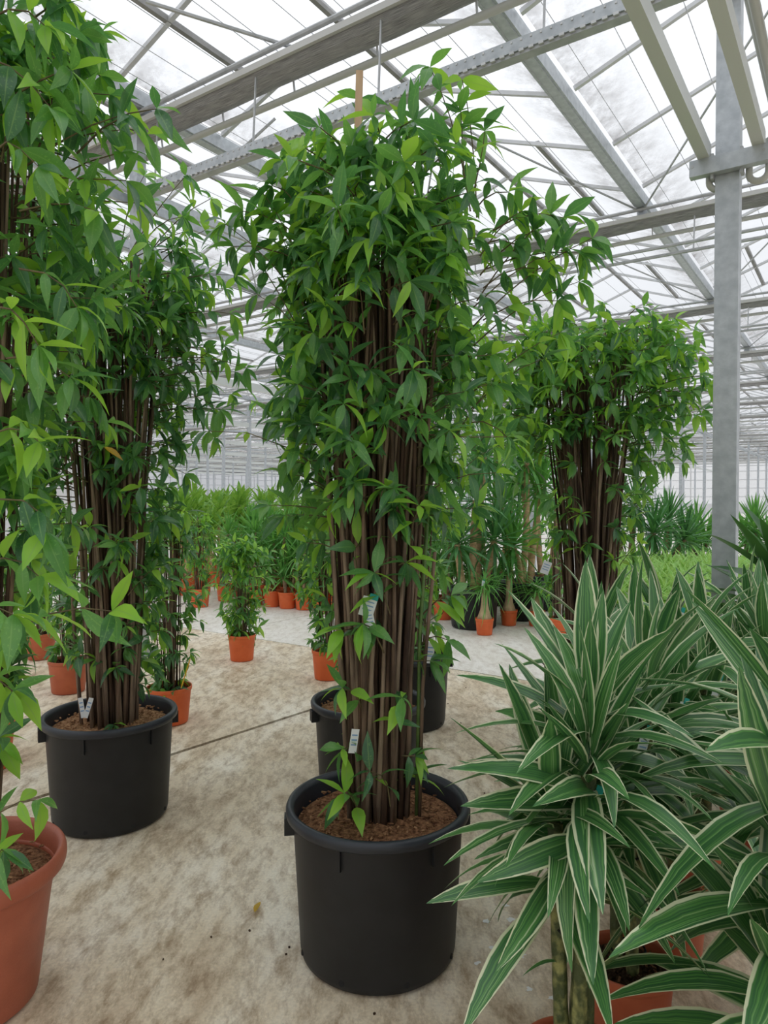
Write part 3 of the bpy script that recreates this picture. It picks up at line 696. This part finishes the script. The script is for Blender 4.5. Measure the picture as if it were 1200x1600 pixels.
YN = 2.03
near = empty('multi_stem_shrub', (-1.22, YN, 0)); tag(near, 'leafy shrub at the left edge in a terracotta pot with a rounded rim', 'potted plant')
sz = terracotta_pot(near, .54, .43)
shrub(near, sz, 2.95, [(.37, .08), (1.0, .12), (2.0, .2), (2.9, .26)],
      [(.37, .1), (.8, .12), (1.1, .24), (1.5, .34), (2.0, .42), (2.6, .44), (2.95, .38)],
      [(.37, .0), (.7, .05), (1.0, .3), (1.4, .7), (1.9, 1.2), (2.2, 1.6), (2.9, 2.0)],
      60, 330, .116, 37, 300, [
      sh((30, 420), (120, 480), 6, .5, 1.75), sh((10, 560), (110, 590), 6, .4, 1.75), sh((40, 260), (190, 180), 7, .35, 1.9), sh((120, 240), (245, 170), 5, .3, 1.95), sh((20, 150), (110, 110), 7, .3, 1.8), sh((30, 330), (150, 330), 6, .4, 1.85), sh((0, 780), (70, 830), 6, .5, 1.65), sh((-20, 680), (60, 690), 6, .4, 1.7),
      sh((-40, 970), (20, 960), 6, .5, 1.5), sh((20, 985), (175, 955), 5, .4, 1.6), sh((-20, 30), (70, 40), 7, .3, 1.75), sh((-20, 90), (80, 170), 7, .3, 1.75), sh((-20, 1360), (5, 1330), 4, .2, 1.75), sh((-30, 1300), (60, 1250), 3, .5, 1.85), sh((-30, 880), (60, 900), 6, .7, 1.7), sh((-60, 1060), (20, 1080), 6, .3, 1.8), sh((0, 480), (60, 540), 6, .6, 1.6), sh((0, 230), (60, 260), 7, .3, 1.7)],
      crown=50, mixw=(.38, .44, .18), young_top=.3, stem_r=(.008, .004))

YR = 4.3
rp = empty('multi_stem_shrub', (1.27, YR, 0)); tag(rp, 'tall leafy shrub with a flaring brown stem bundle behind the striped plants', 'potted plant')
sz = black_pot(rp, rot=1.0)
shrub(rp, sz, 2.50, [(.43, .135), (.9, .155), (1.4, .20), (1.8, .26), (2.5, .32)],
      [(.43, .16), (.8, .22), (1.2, .26), (1.5, .36), (1.8, .50), (2.1, .58), (2.3, .58), (2.5, .46)],
      [(.43, .1), (.8, .12), (1.2, .15), (1.55, .25), (1.72, .9), (1.9, 2.0), (2.5, 2.2)],
      100, 340, .115, 41, 300, [
      sh((1010, 640), (1100, 650), 6, .4, YR), sh((1010, 600), (1105, 590), 6, .4, YR), sh((1000, 760), (1070, 700), 6, .4, YR), sh((960, 760), (985, 700), 6, .5, YR, -.2), sh((900, 560), (835, 600), 6, .5, YR), sh((900, 650), (845, 640), 6, .3, YR), sh((1000, 560), (1020, 490), 5, .8, YR), sh((930, 560), (940, 495), 5, .7, YR), sh((1040, 560), (1075, 545), 5, .8, YR), sh((900, 820), (860, 780), 6, .4, YR, -.15), sh((905, 880), (880, 830), 6, .4, YR, -.15), sh((960, 900), (1000, 850), 6, .8, YR)],
      crown=75, mixw=(.34, .46, .20), young_top=.5, stem_r=(.0095, .005))
label_tag(rp, at(853, 887, YR-.2) - rp.location, .05, .075, .35, 0, False)

p3 = empty('multi_stem_shrub', (-.08, 3.54, 0)); tag(p3, 'leafy shrub in a black pot partly hidden directly behind the front centre pot', 'potted plant')
sz = black_pot(p3, .58, .465, .3, soil='soil_light')
shrub(p3, sz, 2.35, [(.41, .10), (1.4, .15), (2.3, .25)], [(.41, .15), (1.2, .28), (1.6, .40), (2.0, .46), (2.35, .4)], [(.41, .06), (1.0, .25), (1.5, 1), (2.3, 1.6)], 60, 130, .108, 53, 120,
      [sh((700, 760), (770, 700), 6, .4, 3.54), sh((690, 850), (720, 800), 6, .4, 3.54), sh((680, 700), (760, 620), 6, .4, 3.54)], crown=40, mixw=(.35, .45, .2))
p4 = empty('multi_stem_shrub', (.155, 4.6, 0)); tag(p4, 'leafy shrub in the slim black pot right of the hidden middle pot', 'potted plant')
sz = black_pot(p4, .58, .465, .0, soil='soil_light')
shrub(p4, sz, 2.55, [(.41, .10), (1.4, .18), (2.4, .3)], [(.41, .2), (.9, .3), (1.4, .5), (1.9, .66), (2.3, .66), (2.55, .5)], [(.41, .15), (.9, .5), (1.4, 1), (2.5, 1.6)], 60, 200, .115, 59, 150,
      [sh((740, 560), (830, 500), 7, .7, 4.6), sh((760, 620), (860, 560), 7, .6, 4.6), sh((740, 700), (815, 640), 6, .5, 4.6), sh((690, 960), (720, 930), 5, .6, 4.6)], crown=60, mixw=(.25, .45, .3))
label_tag(p4, at(672, 1020, 4.3) - p4.location, .05, .13, .1, 0, False)

# ------------------------------------------------------------------ small shrubs in orange pots
def small(px, py, D, h, top, label, seed, ntw=60, spread=.2, mixw=(.3, .5, .2), nobj=60, stems=22, mt='orange', stick=None):
    g_ = gnd(px, py); k = (g_.y + D/2*.8)/g_.y; loc = Vector((g_.x*k, g_.y*k, 0))
    r = empty('leafy_shrub', loc); tag(r, label, 'potted plant', None)
    z = orange_pot(r, D, h, mt)
    shrub(r, z, top, [(z, D*.22), (top, D*.38)], [(z, D*.3), (z+.25*(top-z), spread*.75), (z+.6*(top-z), spread), (top, spread*.8)], [(z, .25), (z+.2, .6), (top, 1)], stems, ntw, .105, seed, nobj, crown=14, mixw=mixw, stem_r=(.005, .003))
    if stick:
        b = MB(); p = at(*stick[0], loc.y-.1)-loc; q = at(*stick[1], loc.y-.1)-loc; b.tube([p, q], .004, 6); link('marker_stick', b.mesh('marker_stick', M['yellowstick']), r)
    return r
small(265, 1137, .29, .24, 1.40, 'dark bushy shrub in an orange pot right behind the left black tub', 101, 85, .20, (.55, .38, .07), 90, 30, stick=((283, 1075), (297, 1030)))
small(378, 1035, .25, .235, 1.08, 'small round-topped shrub alone in an orange pot on the open concrete', 102, 130, .25, (.25, .5, .25), 90)
small(512, 1065, .26, .24, 1.20, 'loose shrub in an orange pot beside the middle black pot', 103, 105, .28, (.45, .42, .13), 80)
small(107, 1087, .29, .25, 1.35, 'shrub in a reddish pot behind the left tub, nearer of two', 104, 90, .27, (.4, .45, .15), 60, mt='darkorange')
small(64, 1033, .27, .24, 1.30, 'shrub in a red-orange pot far left, half hidden behind leaves', 105, 80, .27, (.4, .45, .15), 60, mt='darkorange')
small(-22, 1213, .30, .26, 1.25, 'shrub in an orange pot cut by the left edge, yellow stick in it', 106, 85, .22, (.4, .45, .15), 90, stick=((22, 1140), (37, 1078)))
small(872, 1000, .24, .22, 1.50, 'slender many-stemmed shrub in an orange pot before the flaring bundle', 107, 46, .26, (.3, .45, .25), 60, 24)
small(312, 950, .28, .25, 1.25, 'pale green shrub in an orange pot at the left end of the yucca rows', 108, 60, .25, (.2, .5, .3), 0)

# ------------------------------------------------------------------ white-striped dracaenas
DT = [leaf_template(.175, .06, .20, (.06, .18, .32, .46, .6, .74, .86, .95), .8), leaf_template(.185, .30, .16, (.06, .18, .32, .46, .6, .74, .86, .95), .8, twist=.3), leaf_template(.175, .55, .14, (.06, .18, .32, .46, .6, .74, .86, .95), .8, twist=-.25), leaf_template(.18, .8, .12, (.06, .18, .32, .46, .6, .74, .86, .95), .8, twist=.2)]
DM = [tpl_mesh(t, M['stripe']) for t in DT]
def striped(X_, Y_, heads, label, seed, per=26, L=.34, pot=True, D=.25, h=.22, extra=(), lowest=.30):
    rg = RIG(seed); r = empty('striped_dracaena', (X_, Y_, 0)); tag(r, label, 'potted plant')
    z0 = orange_pot(r, D, h, 'darkorange', 'soil_dark')
    n = len(heads); lv = []
    for i, (hz, lean, az) in enumerate(heads):
        a = 6.283*i/n + seed; p0 = Vector((.026*math.cos(a), .026*math.sin(a), z0-.02)); p1 = p0 + Vector((lean*math.cos(az), lean*math.sin(az), hz-z0))
        pts = []; 
        for j in range(14):
            t = j/13*(1 - .09/(hz-z0)); pts.append(p0.lerp(p1, t))
        b = MB(); b.tube(pts, [.0165*(1 + .07*(j % 2)) for j in range(14)], 9); link('cane', b.mesh('cane', M['cane'], True), r)
        g_ = rg.uniform(0, 6.28)
        for k in range(per):
            t = k/(per-1); az_ = g_ + k*2.4; el = R(-8 + 88*t**1.3 + rg.uniform(-12, 12)); pz = p0.lerp(p1, 1 - (1-t)*lowest/(hz-z0)) 
            d = Vector((math.cos(az_)*math.cos(el), math.sin(az_)*math.cos(el), math.sin(el)))
            ti = rg.choice((0, 0, 1)) if t > .72 else rg.choice((1, 2, 2)) if t > .35 else rg.choice((1, 1, 2))
            ln = L*rg.uniform(.8, 1.15)*(1.0 if t < .85 else .9)
            lv.append((orient(pz + Vector((math.cos(az_), math.sin(az_), 0))*.012, d, Vector((0, 0, 1)) + Vector((rg.gauss(0, .2), rg.gauss(0, .2), 0)), ln, rg.gauss(0, .25), rg.uniform(.85, 1.1)), ti))
    for (z, az_, el, ln, ti) in extra:
        d = Vector((math.cos(az_)*math.cos(el), math.sin(az_)*math.cos(el), math.sin(el))); lv.append((orient(Vector((0, 0, z)) + Vector((math.cos(az_), math.sin(az_), 0))*.04, d, Vector((0, 0, 1)), ln), ti))
    for m, ti in lv: link('leaf', DM[ti], r, mtx=m)
    for z in (z0+.06, z0+.33):
        b = MB(); b.tube([(.047*math.cos(6.283*i/16), .047*math.sin(6.283*i/16), z + .004*math.sin(i)) for i in range(17)], .003, 5, cap=False); link('tie', b.mesh('tie', M['joint']), r)
    label_tag(r, (.05*math.cos(-1.2), -.06, heads[0][0]-.05), .03, .07, .3, .3, True)
    return r
PI = math.pi
striped(.43, 1.56, [(.86, .03, 3.6), (.98, .03, 5.4), (1.06, .02, 1.5), (.92, .04, 0.2)], 'white-striped dracaena with bare mottled canes nearest the front centre pot', 3, 36, .30, lowest=.27, extra=[(.42, -.9, .9, .22, 0), (.42, -.5, 1.1, .24, 0), (.42, -.3, .5, .28, 1), (.44, 3.4, .4, .09, 2)])
striped(.665, 1.90, [(.88, .03, 2), (1.0, .04, 0), (.80, .05, 1.5)], 'white-striped dracaena in the frontmost visible terracotta pot', 5, 26, .32)
striped(.90, 2.22, [(.86, .04, 1), (1.0, .03, 3), (.80, .04, 1.8)], 'white-striped dracaena in the second terracotta pot, behind the frontmost', 8, 26, .33)
striped(1.17, 2.56, [(.85, .04, 1), (1.0, .03, 3), (.7, .05, 5.4)], 'white-striped dracaena in the third terracotta pot back from the front', 11, 26, .33)
striped(.86, 1.36, [(1.08, .06, 2.8), (.88, .08, 3.6), (.62, .08, 3.2), (.60, .07, 4.3)], 'large white-striped dracaena leaning in from the lower right edge', 13, 24, .37, lowest=.26)
striped(1.10, 1.78, [(.98, .05, 3.0), (.82, .05, 4), (.70, .05, 2.4)], 'white-striped dracaena at the right edge behind the large leaning one', 17, 25, .35)
striped(.87, 2.74, [(.88, .03, 3.0), (1.0, .04, 4), (.7, .05, 5)], 'white-striped dracaena before the flaring stem bundle', 19, 22, .33)
striped(1.22, 3.0, [(1.02, .03, 3.0), (.92, .05, 4), (.8, .05, 1)], 'white-striped dracaena in the middle of the back row', 23, 22, .33)
striped(1.52, 2.72, [(1.0, .03, 3.0), (.9, .05, 4), (.75, .05, 1)], 'white-striped dracaena in front of the broad dark leaves by the post', 29, 22, .34)
striped(1.62, 3.12, [(.98, .03, 3.0), (.86, .05, 4)], 'white-striped dracaena at the right end of the back row', 31, 22, .33)

# ------------------------------------------------------------------ strap-leaved plants of the background
YT = [leaf_template(.085, .05, .25, (.1, .4, .75), .6), leaf_template(.08, .25, .22, (.1, .4, .75), .6), leaf_template(.075, .6, .2, (.1, .4, .75), .6)]
MT = [leaf_template(.22, .2, .15, (.1, .35, .6, .85), .8), leaf_template(.21, .5, .12, (.1, .35, .6, .85), .8), leaf_template(.21, .8, .12, (.1, .35, .6, .85), .8)]
PT = [leaf_template(.045, .9, .2, (.15, .4, .65, .85), .5), leaf_template(.04, 1.25, .2, (.15, .4, .65, .85), .5), leaf_template(.04, .5, .2, (.15, .4, .65, .85), .5)]
ST = [leaf_template(.085, .5, .2, (.15, .4, .65, .85), .6), leaf_template(.075, .45, .2, (.15, .4, .65, .85), .6), leaf_template(.08, .68, .2, (.15, .4, .65, .85), .6)]
AT = [leaf_template(.24, .25, .12, (.14, .3, .5, .7, .88), .75), leaf_template(.25, .55, .1, (.14, .3, .5, .7, .88), .75), leaf_template(.22, .1, .14, (.14, .3, .5, .7, .88), .75)]
def rosette(c, L, k, rg, lo=-20, hi=88, axis=Vector((0, 0, 1))):
    out = []
    q = Vector((0, 0, 1)).rotation_difference(axis.normalized())
    for i in range(k):
        t = i/(k-1); el = R(lo + (hi-lo)*t + rg.uniform(-8, 8)); az = i*2.39996 + rg.uniform(-.2, .2)
        d = Vector((math.cos(az)*math.cos(el), math.sin(az)*math.cos(el), math.sin(el))); d.rotate(q)
        if c.z + L*(d.z - .5) < .02 and t < .4: continue
        out.append((orient(c + axis*(t*.06 - .03), d, Vector((0, 0, 1)) + Vector((rg.gauss(0, .1), rg.gauss(0, .1), 0)), L*rg.uniform(.8, 1.12), rg.gauss(0, .2)), 0 if t > .55 else rg.choice((0, 1)) if t > .25 else rg.choice((1, 2)), 0))
    return out
def trunk(parent, p0, p1, r0, r1, m, bend=.03, name='cane', rg=random):
    n = 7; pts = []; bx_, by_ = rg.uniform(-bend, bend), rg.uniform(-bend, bend)
    for j in range(n):
        t = j/(n-1); p = Vector(p0).lerp(Vector(p1), t) + Vector((bx_, by_, 0))*math.sin(math.pi*t); pts.append(p)
    b = MB(); b.tube(pts, [r0+(r1-r0)*j/(n-1) for j in range(n)], 8); link(name, b.mesh(name, M[m], True), parent)
def strap(name, pot, D, h, canes, tpl, mt, L, k, cm, seed, cr=.02, lo=-20, cat='potted plant', potm='orange'):
    """canes: (dx, dy, height, tilt dx, tilt dy)"""
    rg = RIG(seed); r = empty(name, (0, 0, 0)); r['category'] = cat
    z0 = orange_pot(r, D, h, potm) if pot == 'o' else black_pot(r, D, h, seed, 'soil', True)
    for (dx, dy, hz, tx, ty) in canes:
        p0, p1 = Vector((dx, dy, z0-.02)), Vector((dx+tx, dy+ty, hz)); trunk(r, p0, p1, cr, cr*.85, cm, rg=rg)
        joined('leaf_head', rosette(p1, L, k, rg, lo, axis=(p1-p0).normalized()*.3+Vector((0, 0, .7))), tpl, [M[mt]], r)
    return r
def place(proto, loc, rz, label, group=None, used=set(), sc=1.0):
    o = proto if proto.name not in used else copy_tree(proto); used.add(proto.name)
    o.location = loc; o.rotation_euler.z = rz; o.scale = (sc, sc, sc); tag(o, label, None, group); return o
yA = strap('yucca', 'o', .25, .22, [(-.03, 0, .95, -.02, 0), (.04, .02, .62, .03, 0), (0, -.05, .42, 0, -.03)], YT, 'yucca0', .34, 46, 'trunk', 201)
yB = strap('yucca', 'o', .25, .22, [(.02, 0, 1.0, 0, .02), (-.05, -.02, .55, -.03, -.02), (.04, -.04, .72, .02, 0)], YT, 'yucca0', .36, 46, 'trunk', 202)
yC = strap('yucca', 'o', .25, .22, [(0, .02, .86, 0, 0), (.05, -.03, .5, .03, -.04)], YT, 'yucca0', .36, 50, 'trunk', 203)
PROTO = [yA, yB, yC]; rg = RIG(5)
front = [(352, 940, 'leftmost yucca of the front row, in an orange pot'), (398, 947, 'second yucca from the left in the front row of orange pots'), (426, 949, 'third yucca from the left in the front row of orange pots'), (449, 952, 'fourth yucca in the front row, in the widest-looking orange pot'), (475, 954, 'fifth yucca in the front row, just left of the loose shrub'), (503, 956, 'sixth yucca in the front row, behind the loose shrub'), (531, 959, 'seventh yucca in the front row, beside the brown stem bundle')]
fp = []
for i, (px, py, lb) in enumerate(front):
    g_ = gnd(px, py); g_ = g_*((g_.y+.1)/g_.y); fp.append(g_); place(PROTO[i % 3], g_, rg.uniform(0, 6), lb, 'front row of yuccas')
for row in range(1, 4):
    for i in range(-1, 10):
        g_ = fp[3] + NS((i-3)*.36 + rg.uniform(-.04, .04), row*.42 + rg.uniform(-.04, .04)); place(PROTO[rg.randrange(3)], g_, rg.uniform(0, 6), 'yucca in an orange pot packed in the rows behind the front row', 'yuccas packed behind the front row', sc=rg.uniform(.95, 1.08))
mA = strap('cane_dracaena', 'o', .30, .26, [(-.04, 0, 1.2, -.04, 0), (.05, .02, .95, .10, 0)], MT, 'massang', .44, 26, 'cane_tan', 211, .026, -10)
mB = strap('cane_dracaena', 'o', .30, .26, [(0, .03, 1.3, .03, 0), (.04, -.04, .85, .03, -.05), (-.05, 0, 1.05, -.1, 0)], MT, 'massang', .44, 26, 'cane_tan', 212, .026, -10)
mP = [mA, mB]
for i, (px, py, lb) in enumerate(((316, 927, 'lime-leaved dracaena with two pale leaning canes left of the yuccas'), (290, 931, 'lime-leaved dracaena at the far left of the path edge'), (337, 917, 'lime-leaved dracaena behind the one with leaning canes'))):
    g_ = gnd(px, py); g_ = g_*((g_.y+.12)/g_.y); place(mP[i % 2], g_, (0, 2.0, 4.0)[i], lb, 'lime-leaved dracaenas at the path')
for row in range(3):
    for i in range(-7, 9):
        g_ = fp[3] + NS((i-3)*.62 + rg.uniform(-.08, .08), 2.1 + row*.75 + rg.uniform(-.08, .08))
        if 600 + g_.x/g_.y*FPX > 665: continue
        place(mP[rg.randrange(2)], g_, rg.uniform(0, 6), 'lime-leaved dracaena in the crowd behind the yuccas', 'dracaenas crowded behind the yuccas', sc=rg.uniform(.9, 1.06))

# big yuccas in black tubs, bottle palms before them
bigs = [((740, 986), 'large yucca with thick tan trunks in the black tub nearest the path', [(-.12, -.1, .95, -.08, -.02), (0, 0, 1.45, .02, 0), (.12, .05, .98, .12, 0), (.05, .12, 1.95, .1, .1)], 301),
        ((815, 972), 'large yucca in the black tub behind the second bottle palm', [(0, 0, 1.9, .05, 0), (-.12, 0, 1.35, -.14, 0), (.1, .05, 1.6, .15, .05), (-.05, -.12, .9, -.1, -.1)], 302),
        ((846, 956), 'large yucca in the rear black tub beside the slender shrub', [(0, 0, 2.05, -.05, 0), (.1, 0, 1.5, .12, 0), (-.1, .1, 1.7, -.12, .1)], 303),
        ((772, 948), 'tallest yucca, at the back between the black tubs', [(0, 0, 2.2, .05, 0), (-.1, 0, 1.8, -.16, 0), (.1, .1, 1.5, .15, 0)], 304)]
for (px, py), lb, canes, sd in bigs:
    o = strap('large_yucca', 'b', .60, .46, canes, YT, 'yucca1' if sd % 2 else 'yucca0', .52, 60, 'cane_tan', sd, .042, -45)
    g_ = gnd(px, py); g_ = g_*((g_.y+.26)/g_.y); place(o, g_, 0, lb)
def bottle(px, py, h, lb, seed, D=.20):
    g_ = gnd(px, py); g_ = g_*((g_.y+.09)/g_.y); r = empty('bottle_palm', g_); tag(r, lb, 'potted plant'); z = orange_pot(r, D, .18, 'orange', 'soil_dark')
    b = MB(); prof = [(.0, z-.01), (.075, z-.005), (.085, z+.02), (.07, z+.06), (.048, z+.12), (.036, z+.2), (.030, h), (.0, h+.01)]; b.lathe(prof, 20); link('swollen_trunk', b.mesh('swollen_trunk', M['bottle'], True), r)
    rr = RIG(seed); joined('leaf_head', rosette(Vector((0, 0, h)), .34, 80, rr, 22, 85), PT, [M['yucca0']], r)
    for k in range(5):
        a = k*1.3 + seed; d = Vector((math.cos(a), math.sin(a), .25)); link('leaf', LEAFMESH[(1, 1)], r, mtx=orient(Vector((0, 0, h-.02)), d, Vector((0, 0, 1)), .16))
    return r
bt = bottle(757, 994, .49, 'bottle palm with a flared trunk in the small orange pot nearest the path', 1)
label_tag(bt, (-.02, -.05, .56), .035, .06, .1, 0, True)
bottle(795, 979, .60, 'taller bottle palm in an orange pot, second from the path', 2)
bottle(838, 980, .38, 'bottle palm half hidden at the right of the two in front', 3)

# spider plants: dense bed
def spider(seed):
    rg_ = RIG(seed); r = empty('spider_plant', (0, 0, 0)); r['category'] = 'potted plant'; z = orange_pot(r, .25, .30, 'darkorange', 'soil_dark')
    joined('foliage', [(m, rg_.randrange(3), 0) for m, t, _ in rosette(Vector((0, 0, z)), .44, 64, rg_, 30, 86)], ST, [M['spider']], r); return r
SPD = [spider(i) for i in (1, 2, 3)]
f0 = gnd(958, 1004); n0_, s0_ = toNS(f0)
for i in range(0, 15):
    for j in range(0, 12):
        n = n0_ + .0 + (j-3)*.31; s = s0_ + .15 + i*.34
        p = NS(n + rg.uniform(-.03, .03), s + rg.uniform(-.03, .03))
        u = 600 + p.x/p.y*FPX
        if u < 935 or u > 1290 or p.y < 5.6 or p.y > 11.3: continue
        if (p - NS(-.6, ALINES[3])).length < .35: continue
        place(SPD[rg.randrange(3)], p, rg.uniform(0, 6), 'spider plant in the dense light green bed left and behind the grey post', 'bed of spider plants', sc=rg.uniform(.94, 1.06))
# bushy yuccas behind the bed
for (px, Y, lb, canes, sd, mt) in ((985, 11.6, 'bushy dark yucca at the back of the spider plant bed, left one', [(0, 0, 1.35, .1, 0), (-.1, 0, .95, -.2, -.1), (.1, .1, .9, .3, 0), (0, -.1, 1.1, -.3, 0)], 401, 'yucca1'),
                                    (1035, 12.4, 'bushy dark yucca at the back of the bed, middle one', [(0, 0, 1.05, .1, 0), (.1, 0, .75, .25, -.1)], 402, 'yucca1'),
                                    (1088, 13.2, 'lighter green yucca just left of the grey post', [(0, 0, .85, 0, 0), (.1, 0, .6, .2, -.1), (-.1, 0, .6, -.2, 0)], 403, 'yucca0'),
                                    (1180, 13.0, 'lighter green yucca right of the grey post', [(0, 0, .9, 0, 0), (.1, 0, .6, .2, -.1), (-.1, 0, .65, -.2, 0)], 404, 'yucca0')):
    o = strap('bushy_yucca', 'b', .5, .4, canes, YT, mt, .62, 70, 'trunk', sd, .05, -55)
    g_ = at(px, 800, Y); g_.z = 0; place(o, g_, sd, lb)

# broad-leaved dark plant by the post
asp = empty('cast_iron_plant', (1.92, 3.36, 0)); tag(asp, 'broad dark-leaved plant reaching in front of the grey post at right', 'potted plant')
z = black_pot(asp, .46, .40, .3); rg = RIG(77)
trunk(asp, (0, 0, z-.02), (0, 0, 1.0), .025, .02, 'cane')
for k in range(54):
    t = k/53; el = R(-15 + 95*t + rg.uniform(-10, 10)); az = k*2.4; d = Vector((math.cos(az)*math.cos(el), math.sin(az)*math.cos(el), math.sin(el)))
    if k == 0: AM = [tpl_mesh(t_, M['aspid']) for t_ in AT]
    link('leaf', AM[rg.randrange(3) if t < .7 else rg.choice((0, 2))], asp, mtx=orient(Vector((0, 0, .74+.34*t)), d, Vector((0, 0, 1)), .46*rg.uniform(.85, 1.1), rg.gauss(0, .25)))

# red and yellow flowering plant glimpsed through the stems of the left shrub
g_ = gnd(222, 950); fw = empty('flowering_plant', g_); tag(fw, 'red and yellow flower spikes glimpsed through stems of the left shrub', 'potted plant'); z = orange_pot(fw, .25, .22)
for i in range(6):
    x = -.08 + .032*i; b = MB(); b.tube([(x*.5, 0, z), (x, 0, .5), (x*1.1, 0, .66)], .006, 6); link('stem', b.mesh('stem', M['twiggreen'], True), fw)
    b = MB(); b.lathe([(0, 0), (.022, .04), (.028, .12), (.016, .22), (0, .30)], 10, 0, (x*1.1, 0, .62)); link('flower_spike', b.mesh('flower_spike', M['redpetal' if i % 3 != 2 else 'yellowpetal'], True), fw)
joined('foliage', rosette(Vector((0, 0, z+.05)), .32, 30, rg, 35, 80), MT, [M['leaf1']], fw)

# bits on the floor
g_ = gnd(401, 1422); lf = link('fallen_leaf', tpl_mesh(TPL[3], M['yellow_leaf'], 'fallen_leaf'), None, mtx=orient(g_ + Vector((0, -.035, .012)), Vector((.08, 1, .13)), Vector((-.25, -.2, 1)), .07, 0, 1.1)); tag(lf, 'fallen orange-yellow leaf lying on the bare concrete', 'leaf')

# dried white splashes on the concrete right of the front pot, crumbs of soil around it
rg = RIG(9)
for (px, py, w) in ((815, 1455, .045), (836, 1438, .03), (772, 1482, .03), (812, 1492, .035), (846, 1420, .025), (798, 1437, .03), (828, 1546, .02), (770, 1530, .025), (760, 1440, .03), (790, 1415, .022), (862, 1560, .02), (745, 1505, .02)):
    c = gnd(px, py); k = 11; b = MB(); vs = []
    for i in range(k):
        a = 6.283*i/k; r_ = w*rg.uniform(.25, .62); vs.append((c.x + r_*math.cos(a)*1.2, c.y + r_*math.sin(a), .0012))
    b.add(vs, [tuple(range(k))]); link('paint_splash', b.mesh('paint_splash', M['splash']), fl)
for (px, py) in ((447, 1492), (452, 1481), (390, 1455), (757, 1240), (728, 1075), (700, 1100), (720, 1130), (330, 1465), (255, 1500), (585, 1585)):
    c = gnd(px, py); b = MB(); b.box((c.x, c.y, .0025), (rg.uniform(.004, .009), rg.uniform(.003, .006), .005), Matrix.Rotation(rg.uniform(0, 3), 3, 'Z')); link('soil_crumb', b.mesh('soil_crumb', M['soil_dark']), fl)
